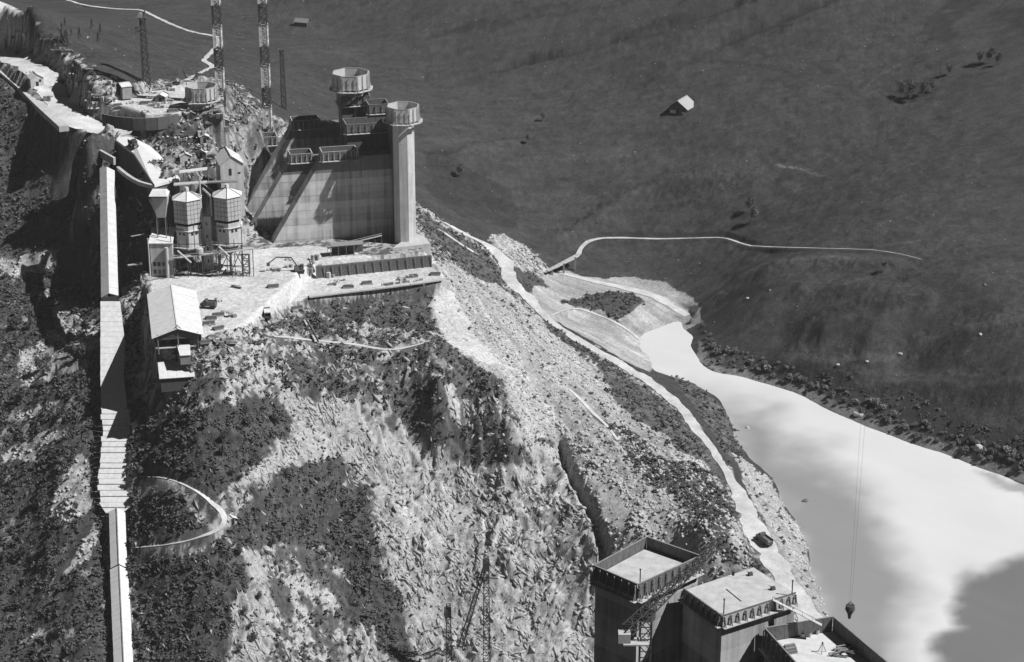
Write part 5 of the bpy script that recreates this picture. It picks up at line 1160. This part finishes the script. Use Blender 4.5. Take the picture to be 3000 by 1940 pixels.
a = P(2128, 1726, ZB + .1); b = P(2172, 1762, ZB + .1); tag(obj("timber_beam", MB().bar(a, b, .14, .12), M_steel()), "thin dark rod lying across the broad deck", "rod")
for k, (u, v) in enumerate(((1875, 1712), (1748, 1668), (2120, 1800), (2320, 1745))):
    c = P(u, v, (ZA, ZA, ZB, ZB)[k]); t = thing("corner_post", ("dark post at the front corner of the square deck", "dark post at the left corner of the square deck", "dark post at the front corner of the broad deck", "dark post at the right corner of the broad deck")[k], "post", c)
    obj("post", MB().bar((c[0], c[1], c[2]), (c[0], c[1], c[2] + 3.4), .22), M_steel(), t); obj("cap", MB().box((c[0], c[1], c[2] + 3.45), (.4, .4, .12)), M_steel(), t)

# ------------------------------------------------------------------ vehicles
def truck(label, p, rz, paint, canopy=None, L=6.4, dump=True):
    t = thing("dump_truck" if dump else "lorry", label, "truck", p); c, s = math.cos(rz), math.sin(rz); bx, by, bz = map(float, p)
    def B_(x, y, z, sx, sy, sz): return MB().box((bx + x * c - y * s, by + x * s + y * c, bz + z), (sx, sy, sz), rz)
    obj("chassis", B_(0, 0, .85, L, .9, .3), M_steel(), t)
    obj("bonnet", B_(L * .42, 0, 1.3, L * .2, 1.5, .9), paint, t)
    cb = obj("cab", B_(L * .22, 0, 1.75, L * .2, 2.1, 1.7), paint, t); obj("windscreen", B_(L * .325, 0, 2.1, .06, 1.8, .7), M_glass(), cb); obj("cab_roof", B_(L * .22, 0, 2.64, L * .22, 2.2, .1), canopy or paint, cb)
    bd = MB(); 
    for (x, y, z, sx, sy, sz) in ((-L * .2, 0, 1.2, L * .58, 2.3, .15), (-L * .2, 1.1, 2.0, L * .58, .12, 1.6), (-L * .2, -1.1, 2.0, L * .58, .12, 1.6), (L * .085, 0, 2.2, .12, 2.3, 2.0), (L * .16, 0, 3.25, L * .16, 2.3, .12)):
        q = B_(x, y, z, sx, sy, sz); bd.add(q.v, q.f)
    obj("skip", bd, paint, t)
    obj("load" if not canopy else "tarpaulin", B_(-L * .2, 0, 1.9 if not canopy else 3.0, L * .55, 2.0 if not canopy else 2.4, .5 if not canopy else .35), canopy or M_rockd(), t)
    for x in (L * .36, -L * .18, -L * .36):
        for y in (-1.0, 1.0):
            q0 = (bx + x * c - (y - .18) * s, by + x * s + (y - .18) * c, bz + .52); q1 = (bx + x * c - (y + .18) * s, by + x * s + (y + .18) * c, bz + .52)
            w_ = obj("wheel", MB().cone(q0, q1, .52, .52, 12), M_rubber(), t)
    return t
def on(u, v, dz=.12):
    q = hit(u, v); return (q[0], q[1], q[2] + dz)
truck("dark dump truck driving on the lakeside road near the broad block", on(2238, 1592, .15), math.radians(118), M_vehicle(), L=7.6)
truck("lorry with a white canopy parked at the edge of the pale yard", on(783, 930), math.radians(100), M_vehicle(), canopy=M_white(), L=7.0, dump=False)
truck("dark lorry parked beside the long workshop shed", on(612, 903), math.radians(170), M_vehicle(), L=6.0, dump=False)
truck("small dark truck on the upper haul road behind the loading ramp", on(390, 426) if False else tuple(P(391, 430, 101.6)), math.radians(-50), M_vehicle(), L=4.6)
# excavator on the works level
e0 = on(878, 800); t = thing("excavator", "dark excavator with raised boom on the pale works level", "excavator", e0); ex_, ey_, ez_ = e0
for y in (-1.1, 1.1): obj("track", MB().box((ex_, ey_ + y, ez_ + .45), (3.6, .6, .9)), M_rubber(), t)
obj("house", MB().box((ex_ - .3, ey_, ez_ + 1.9), (3.2, 2.6, 1.7), .3), M_vehicle(), t); cb = obj("cab", MB().box((ex_ + 1.0, ey_ - .6, ez_ + 2.9), (1.3, 1.2, 1.6), .3), M_vehicle(), t); obj("window", MB().box((ex_ + 1.0, ey_ - 1.25, ez_ + 3.1), (.9, .08, .8), .3), M_glass(), cb)
obj("boom", MB().bar((ex_ - .6, ey_, ez_ + 2.2), (ex_ - 3.0, ey_ - .5, ez_ + 6.4), .45).bar((ex_ - 3.0, ey_ - .5, ez_ + 6.4), (ex_ - 8.5, ey_ - .7, ez_ + 6.6), .4), M_steel(), t)
obj("stick", MB().bar((ex_ - 8.5, ey_ - .7, ez_ + 6.6), (ex_ - 11.5, ey_ - .8, ez_ + 4.4), .35), M_steel(), t); obj("bucket", MB().box((ex_ - 11.9, ey_ - .8, ez_ + 3.7), (1.2, 1.1, 1.1), .2), M_steel(), t)
e0 = on(908, 792); t = thing("crawler_drill", "dark crawler machine standing right of the excavator", "machine", e0); ex_, ey_, ez_ = e0
for y in (-.9, .9): obj("track", MB().box((ex_, ey_ + y, ez_ + .4), (3, .5, .8)), M_rubber(), t)
obj("house", MB().box((ex_, ey_, ez_ + 1.4), (2.2, 1.8, 1.2)), M_vehicle(), t); obj("mast", MB().bar((ex_ + 1, ey_, ez_ + .8), (ex_ - .5, ey_, ez_ + 5), .35), M_steel(), t)
# open shed at the foot of the dark wall
q = P(1015, 752, 62); t = thing("open_shed", "dark open shed built against the foot of the buttress", "shed", q)
obj("roof", MB().box((q[0], q[1] + 2.4, 66.6), (13, 4.8, .25), .25), M_wood2(), t); obj("back_wall", MB().box((q[0], q[1] + 4.6, 64.2), (12.6, .2, 4.6), .25), plank_d, t)
for k in range(5): obj("post", MB().bar((q[0] - 6 + 3 * k, q[1] + .1 + (k - 2) * .75, 61.8), (q[0] - 6 + 3 * k, q[1] + .1 + (k - 2) * .75, 66.5), .22), M_wood2(), t)
# odd stacks about the yards: each with its own place
STK = [(640, 925, "short dark plank pile in the pale yard by the workshop shed, upper one"), (618, 935, "dark plank pile in the pale yard by the workshop shed, second row"), (612, 950, "dark plank pile in the pale yard by the workshop shed, third row"), (640, 965, "dark plank pile in the pale yard nearest the open gable"), (600, 1005, "round dark heap beside the workshop gable"),
       (1020, 843, "dark plank pile on the lower works level, left end"), (1075, 832, "dark plank pile in the middle of the lower works level"), (1140, 838, "dark crate stack at the rim of the lower works level"), (1210, 812, "dark plank pile on the lower works level toward the tall pier"), (1275, 806, "dark block at the outer tip of the lower works level"), (800, 842, "dark pit timbers in the pale yard below the excavator"), (870, 905, "dark shrub-like log heap at the rim of the pale yard"), (345, 312, "row of dark pipes laid out in the upper yard, left"), (425, 305, "row of dark pipes laid out in the upper yard, middle"), (505, 328, "row of dark pipes laid out in the upper yard, right")]
for k, (u, v, lab) in enumerate(STK):
    c = on(u, v, 0); rz = (.3, .1, .25, .5)[k % 4]; t = thing("timber_pile", lab, "pile", c, "material piles in the yards"); rr_ = random.Random(k)
    for r in range(3):
        for i in range(4 - r):
            obj("log", MB().box((c[0] - math.sin(rz) * (i - 1.5 + r * .5) * .6, c[1] + math.cos(rz) * (i - 1.5 + r * .5) * .6, c[2] + .2 + r * .42), (rr_.uniform(3, 4.6), .5, .4), rz + rr_.uniform(-.06, .06)), M_form() if (r + i) % 3 else M_wood2(), t)
# chute on the slope below the yard
a = hit(892, 945) + np.array([0, 0, 1.2]); b = hit(928, 1010) + np.array([0, 0, 1.2]); t = thing("rubble_chute", "pale plank chute slanting down the slope below the yard", "chute", (a + b) / 2)
obj("trough", MB().bar(a, b, 1.5, .25), M_wood(), t); 
for sgn in (-1, 1): obj("side_board", MB().bar(a + [sgn * .75, 0, .35], b + [sgn * .75, 0, .35], .12, .7), M_wood2(), t)
for f in (.1, .5, .9):
    c = a * (1 - f) + b * f; obj("post", MB().bar(c, (c[0], c[1], gz(c[0], c[1]) - .6), .25), M_wood2(), t)
# footbridge at the lake head
a = P(1603, 797, 11.5); b = P(1700, 745, 15); t = thing("footbridge", "pale footbridge carrying the track over the dark gully at the lake head", "footbridge", (a + b) / 2)
for k in range(9):
    f0, f1 = k / 9, (k + .93) / 9; obj("deck_board", MB().bar(a * (1 - f0) + b * f0 + [0, 0, .5], a * (1 - f1) + b * f1 + [0, 0, .5], 2.0, .25), M_wood(), t)
for f in (.15, .5, .85):
    c = a * (1 - f) + b * f; obj("pier", MB().bar(c + [0, 0, .4], (c[0], c[1], gz(c[0], c[1]) - 2), .8), M_wood2(), t)
# ------------------------------------------------------------------ line poles on the pasture and their wires
pole_px = [(2755, 228, 178, "wooden line pole at the right of the pasture by the dark shrubs"), (1992, 132, 92, "wooden line pole near the top of the pasture, right of the first"), (1741, 82, 52, "small wooden line pole near the top edge of the pasture"), (2200, 190, 150, "wooden line pole in the middle of the pasture wires")]
heads = []
for u, v, vt, lab in pole_px:
    b = hit(u, v); z1 = PY(u, vt, b[1])[2]; t = thing("line_pole", lab, "pole", b, "line poles on the pasture")
    obj("pole", MB().cone((b[0], b[1], b[2] - 1), (b[0], b[1], z1), .2, .14, 8), M_bark(), t); obj("cross_arm", MB().bar((b[0] - 1.1, b[1], z1 - .6), (b[0] + 1.1, b[1], z1 - .6), .16), M_bark(), t); heads.append(np.array([b[0], b[1], z1 - .5]))
heads.sort(key=lambda h: h[0]); ends = heads + [heads[-1] + (heads[-1] - heads[-2])]
for k in range(len(ends) - 1):
    mb = MB()
    for off in (-1, 1):
        a, b = ends[k] + [off, 0, 0], ends[k + 1] + [off, 0, 0]; pr = a
        for i in range(1, 13):
            f = i / 12; q = a * (1 - f) + b * f - np.array([0, 0, 4 * f * (1 - f) * 2.5]); mb.bar(pr, q, .05); pr = q
    tag(obj("overhead_wire", mb, M_steel()), ("pair of wires between the two uppermost pasture poles", "pair of wires left of the middle pasture pole", "pair of wires between the middle and the right pasture pole", "pair of wires running off the right edge of the pasture")[k], "wire")

# ------------------------------------------------------------------ clutter of the yards
def clutter(lab, grp, px, seed):
    rr_ = random.Random(seed)
    for (u, v) in px:
        c = hit(u, v); rz = rr_.uniform(-.6, .6); kd = rr_.randrange(3); t = thing(("crate_stack", "plank_pile", "rubble_heap")[kd], lab[kd], ("crates", "planks", "rubble")[kd], c, grp)
        if kd == 0:
            for i in range(rr_.randint(2, 4)): obj("crate", MB().box((c[0] + (i % 2) * 1.5 - .7, c[1] + rr_.uniform(-.4, .4), c[2] + .55 + (i // 2) * 1.1), (1.4, 1.3, 1.06), rz), M_wood2() if i % 2 else M_wood(), t)
        elif kd == 1:
            for i in range(rr_.randint(4, 7)): obj("plank", MB().box((c[0] + rr_.uniform(-.3, .3), c[1] + rr_.uniform(-.9, .9), c[2] + .15 + .16 * i), (rr_.uniform(2.5, 5), .4, .14), rz + rr_.uniform(-.15, .15)), (M_wood(), M_wood2(), M_form())[i % 3], t)
        else:
            for i in range(rr_.randint(6, 10)):
                s_ = rr_.uniform(.4, .9); mb = MB(); p = (c[0] + rr_.gauss(0, 1.0), c[1] + rr_.gauss(0, .8), c[2] + .2)
                mb.add([(p[0] + q[0] * s_ * rr_.uniform(.7, 1.2), p[1] + q[1] * s_ * rr_.uniform(.7, 1.2), p[2] + q[2] * s_) for q in OCT[0]], OCT[1]); obj("stone", mb, M_rock() if i % 3 else M_rockd(), t)
rr_ = random.Random(77)
pxU = [(rr_.uniform(240, 700), rr_.uniform(245, 330)) for _ in range(26)] + [(rr_.uniform(520, 700), rr_.uniform(335, 470)) for _ in range(24)] + [(rr_.uniform(40, 300), rr_.uniform(90, 300)) for _ in range(10)]
clutter(("crates stacked in the cluttered yards above the silos", "planks piled in the cluttered yards above the silos", "small rubble heap in the cluttered yards above the silos"), "clutter of the upper yards", pxU, 5)
pxL = [(rr_.uniform(600, 720), rr_.uniform(815, 960)) for _ in range(5)] + [(rr_.uniform(740, 960), rr_.uniform(735, 800)) for _ in range(9)] + [(rr_.uniform(950, 1270), rr_.uniform(812, 845)) for _ in range(10)] + [(rr_.uniform(560, 680), rr_.uniform(1000, 1100)) for _ in range(8)]
clutter(("crates standing on the pale works platform by the dam", "planks piled on the pale works platform by the dam", "small rubble heap on the pale works platform by the dam"), "clutter of the works platform", pxL, 6)
for k, (u, v, rz, lab) in enumerate(((560, 350, 20, "low shack at the inner side of the upper yard road"), (470, 300, -10, "long shack on the pale upper yard near the octagonal crown"), (660, 372, 30, "leaning shack on the rubble slope below the left banded mast"), (590, 462, -20, "pale shack just left of the tall gabled house"), (215, 215, -35, "small shack on the slope above the haul road"))):
    q = hit(u, v); gable("shack", lab, (q[0], q[1], q[2]), 3.4 + k % 2, 4.5, 2.4, .9, math.radians(rz), plank_w if k % 2 else plank_d, M_tin(), .3, cat="shack", win=1, zlow=q[2] - 2.5)

pxV = [(rr_.uniform(230, 720), rr_.uniform(250, 330)) for _ in range(30)] + [(rr_.uniform(470, 700), rr_.uniform(395, 500)) for _ in range(20)]
clutter(("crates stacked in the cluttered yards above the silos", "planks piled in the cluttered yards above the silos", "small rubble heap in the cluttered yards above the silos"), "clutter of the upper yards", pxV, 15)
# open steel framing that wraps the foot of the plant
t = thing("pipe_rack", "open dark pipe rack in front of the two silos", "pipe rack", (c1[0] + 8, c1[1] - 8, 62))
for k in range(10):
    x_ = c1[0] - 6 + k * 3.0; obj("upright", MB().bar((x_, c1[1] - 7.2, 61.5), (x_, c1[1] - 7.2, 62 + (15 if k % 3 else 21)), .24), M_steel(), t)
for z_ in (66, 70.5, 75): obj("cross_beam", MB().bar((c1[0] - 6.5, c1[1] - 7.2, z_), (c1[0] + 21.5, c1[1] - 7.2, z_ + .3), .24), M_steel() if z_ != 70.5 else M_steell(), t)
for k in range(5): obj("brace", MB().bar((c1[0] - 6 + k * 5.4, c1[1] - 7.2, 62), (c1[0] - 3.3 + k * 5.4, c1[1] - 7.2, 70.4), .16), M_steel(), t)
# ------------------------------------------------------------------ bushes, trees, boulders
def leaf_mesh(name, n, rx, rz, seed, leaf=.45, m=None, z0=.0, cone=False):
    r = random.Random(seed); mb = MB(); lobes = [(r.uniform(-.45, .45) * rx, r.uniform(-.45, .45) * rx, z0 + rz * r.uniform(.35, 1.1), r.uniform(.45, .75)) for _ in range(7)]
    for i in range(n):
        if cone:
            h = r.random() ** .7; a = r.random() * 6.283; R = rx * (1 - h) * (.55 + .45 * r.random()) * (1 + .18 * math.sin(h * 34)); c = Vector((math.cos(a) * R, math.sin(a) * R, z0 + h * rz))
        else:
            lx_, ly_, lz_, lr = r.choice(lobes); d = Vector((r.gauss(0, 1), r.gauss(0, 1), r.gauss(0, 1))).normalized() * (r.random() ** .35); c = Vector((lx_ + d.x * rx * lr, ly_ + d.y * rx * lr, max(.05, lz_ + d.z * rz * lr * .8)))
        d1 = Vector((r.uniform(-1, 1), r.uniform(-1, 1), r.uniform(-.7, .7))).normalized() * leaf * r.uniform(.6, 1.2); d2 = d1.cross(Vector((r.uniform(-1, 1), r.uniform(-1, 1), r.uniform(.2, 1)))).normalized() * leaf * .7
        mb.quad(c - d1, c + d2, c + d1, c - d2)
    return mesh(name, mb, m or M_leaf())
def trunk_mesh(name, h, r_, seed, limbs=4):
    r = random.Random(seed); mb = MB(); p = Vector((0, 0, -.4)); 
    for k in range(3):
        q = p + Vector((r.uniform(-.12, .12), r.uniform(-.12, .12), (h + .4) / 3)); mb.cone(p, q, r_ * (1 - k * .25), r_ * (.75 - k * .25), 6); p = q
    for k in range(limbs):
        a = r.random() * 6.28; z = h * r.uniform(.4, .9); mb.cone((0, 0, z), (math.cos(a) * h * .22, math.sin(a) * h * .22, z + h * .2), r_ * .4, r_ * .15, 5)
    return mesh(name, mb, M_bark())
bush_m = [leaf_mesh("foliage", 170, 1.7, 2.0, 10 + k, .34, (mat('leaf_bank_pale', .24, .35, 1.5, .8), mat("leaf_bank", .19, .35, 1.5, .8), mat('leaf_bank_grey', .14, .35, 1.5, .8))[k]) for k in range(3)]
bush_s = [trunk_mesh("stem", 1.6, .14, 20 + k, 4) for k in range(3)]
tree_m = [leaf_mesh("crown", 260, 1.7, 2.6, 30 + k, .34, (M_leaf(), M_leafm(), M_leaf())[k], z0=2.0) for k in range(3)]
tree_s = [trunk_mesh("trunk", 4.4, .2, 40 + k, 5) for k in range(3)]
con_m = [leaf_mesh("crown", 300, 1.7, 7.5, 50 + k, .36, M_leaf(), z0=.9, cone=True) for k in range(2)]
con_s = [trunk_mesh("trunk", 6.5, .2, 60 + k, 0) for k in range(2)]
def plant(name, label, cat, group, p, fm, sm, sc, rz, fn, sn):
    t = thing(name, label, cat, p, group); f = inst(None, fn, fm, p, rz, t, sc); s = inst(None, sn, sm, p, rz, t, sc); return t
rb = random.Random(12)
BK = [(2060, 1000), (2110, 1075), (2190, 1088), (2260, 1110), (2340, 1135), (2400, 1162), (2460, 1192), (2520, 1218), (2600, 1250), (2690, 1285), (2780, 1308), (2860, 1345), (2950, 1370), (3030, 1400)]
bl = np.array(BK, float); cum = np.concatenate([[0], np.cumsum(np.hypot(*np.diff(bl, axis=0).T))])
for k in range(190):
    s_ = cum[-1] * (k + rb.random()) / 190; u = np.interp(s_, cum, bl[:, 0]); v = np.interp(s_, cum, bl[:, 1]) - rb.choice((2, 10, 22, 34, 48)) + rb.uniform(-4, 4)
    p = hit(u, v)
    if p[2] < .3: p[2] = max(p[2], .1)
    i = rb.randrange(3); plant("bush", "grey leafy bush in the belt along the far lake bank", "bush", "bushes along the far lake bank", p, bush_m[i], bush_s[i], (lambda s_: (s_ * 1.15, s_ * 1.05, s_ * .9))(rb.choice((.35, .4, .5, .6, .7, .95)) * rb.uniform(.85, 1.15)), rb.random() * 6, "foliage", "stem")
for k, (u, v, sc) in enumerate([(2640, 285, 1.6), (2670, 290, 1.9), (2705, 282, 1.7), (2730, 270, 1.3), (2870, 190, 1.5), (2900, 186, 1.7), (2925, 192, 1.4), (2780, 222, 1.3), (2660, 300, 1.4)]):
    p = hit(u, v); i = k % 3; plant("bush", "dark shrub in the clumps on the right of the pasture near the line pole", "bush", "dark shrubs on the pasture", p, tree_m[0], bush_s[i], sc * .8, rb.random() * 6, "foliage", "stem")
for k, (u, v, sc, lab) in enumerate([(2195, 620, 1.5, "upper dark bush alone on the pasture above the bend of the track"), (2202, 655, 1.8, "lower dark bush alone on the pasture above the bend of the track"), (1350, 520, 1.5, "dark bush on the slope right of the tall pier"), (1590, 355, 1.0, "lone low bush on the pasture left of the chalet"), (1545, 420, 1.1, "lone low bush on the pasture left below the chalet"), (2590, 795, 1.1, "lone dark bush on the hummock right of the track end")]):
    p = hit(u, v); plant("bush", lab, "bush", None, p, tree_m[k % 3], bush_s[k % 3], sc * .8, rb.random() * 6, "foliage", "stem")
for k in range(34):
    u = rb.uniform(-20, 262); v = rb.uniform(960, 1120) if k < 16 else rb.uniform(1120, 1900); p = hit(u, v); i = rb.randrange(3)
    if k % 4 == 3: plant("conifer_tree", "small dark conifer among the trees on the slope left of the gallery", "tree", "conifers on the left slope", p, con_m[k % 2], con_s[k % 2], rb.uniform(.6, 1.0), rb.random() * 6, "crown", "trunk")
    else: plant("slope_tree", "small thin-stemmed tree on the slope left of the gallery", "tree", "young trees on the left slope", p, tree_m[i], tree_s[i], rb.uniform(.7, 1.25), rb.random() * 6, "crown", "trunk")
for k in range(14):
    u = rb.uniform(170, 300); v = rb.uniform(75, 150); p = hit(u, v); plant("conifer_tree", "tiny dark conifer on the mountainside left of the black mast", "tree", "conifers behind the spur", p, con_m[k % 2], con_s[k % 2], rb.uniform(.45, .75), rb.random() * 6, "crown", "trunk")
for k in range(40):
    u = rb.uniform(395, 850); v = rb.uniform(1190, 1420) if k < 22 else rb.uniform(1600, 1930); p = hit(u, v); i = rb.randrange(3)
    plant("bush", "dark rounded bush in the scrub right of the gallery", "bush", "bushes in the scrub", p, tree_m[i], bush_s[i], rb.uniform(.5, .9), rb.random() * 6, "foliage", "stem")
# boulders
def boulder_mesh(seed, m):
    bm = bmesh.new(); bmesh.ops.create_icosphere(bm, subdivisions=2, radius=1.0); r = random.Random(seed); ax = [Vector((r.gauss(0, 1), r.gauss(0, 1), r.gauss(0, 1))).normalized() for _ in range(9)]; th = [r.uniform(.55, .9) for _ in ax]
    for v in bm.verts:
        for a, t_ in zip(ax, th):
            d = v.co.dot(a)
            if d > t_: v.co -= a * (d - t_)
        v.co.z *= .8
    me = bpy.data.meshes.new("boulder"); bm.to_mesh(me); bm.free(); me.materials.append(m); return me
BM = [boulder_mesh(k, M_rock()) for k in range(3)] + [boulder_mesh(9, M_rockd())]
for k, (u, v, s_, mi, lab) in enumerate([(2357, 1490, 1.5, 3, "dark boulder standing in the grey water off the near shore"), (2255, 852, .9, 3, "dark boulder on the hummock beyond the lake head"), (2190, 875, .8, 0, "pale boulder on the hummock beyond the lake head"), (2455, 1070, .9, 0, "left one of three pale boulders along the crease of the pasture"), (2540, 1060, .8, 0, "middle one of three pale boulders along the crease of the pasture"), (2637, 1037, .9, 1, "right one of three pale boulders along the crease of the pasture"), (2872, 980, .8, 0, "pale boulder on the right edge of the pasture"), (2515, 1215, 2.0, 1, "tall pale boulder among the bank bushes"), (2865, 1312, 2.0, 2, "bright pale boulder among the bank bushes at the right"), (1520, 930, 1.0, 1, "boulder on the dump slope above the road"), (1815, 940, 1.0, 0, "pale boulder at the edge of the dark island on the lake flats"), (2190, 1268, 1.2, 2, "pale boulder just off the near shore"), (2885, 835, .8, 3, "dark boulder high on the right hummock"), (2030, 940, 1.6, 3, "dark boulder pile at the head of the water")]):
    p = hit(u, v); p[2] = max(p[2], -.3); o = inst(None, "boulder", BM[mi], p, k * 1.3, None, (s_ * 1.15, s_, s_)); tag(o, lab, "boulder")
# broken rock heaps where the photograph shows single blocks: the largest scree blocks as things
x, y, z = scatter((SCREE > .4) * free, 90)
for k in range(90):
    s_ = rb.uniform(.55, 1.15); o = inst(None, "boulder", BM[k % 3], (x[k], y[k], z[k] + s_ * .15), k * .7, None, (s_ * 1.2, s_, s_ * .9)); tag(o, "pale broken rock lying on the scree above the lakeside road", "boulder", "broken rocks on the scree")
# ------------------------------------------------------------------ thin haze, added to lift the dark tones
hm = bpy.data.materials.new("added_haze"); hm.use_nodes = True; ht = hm.node_tree; ht.nodes.clear()
pv = ht.nodes.new("ShaderNodeVolumePrincipled"); pv.inputs["Density"].default_value = 5e-5; pv.inputs["Color"].default_value = (.95, .95, .95, 1)
ho = ht.nodes.new("ShaderNodeOutputMaterial"); ht.links.new(pv.outputs[0], ho.inputs["Volume"])
hz_top = float(max(GZ.max(), 340)) + 8; hz_bot = float(GZ.min()) - 6
hb = MB().box((100, 1150, (hz_top + hz_bot) / 2), (1900, 2500, hz_top - hz_bot))
added_hazeo = obj("added_haze", hb, hm); setting(added_hazeo, 'stuff', "thin haze added over the valley to lift the dark tones")

for o_ in COL.objects:
    if "_o" in o_: del o_["_o"]
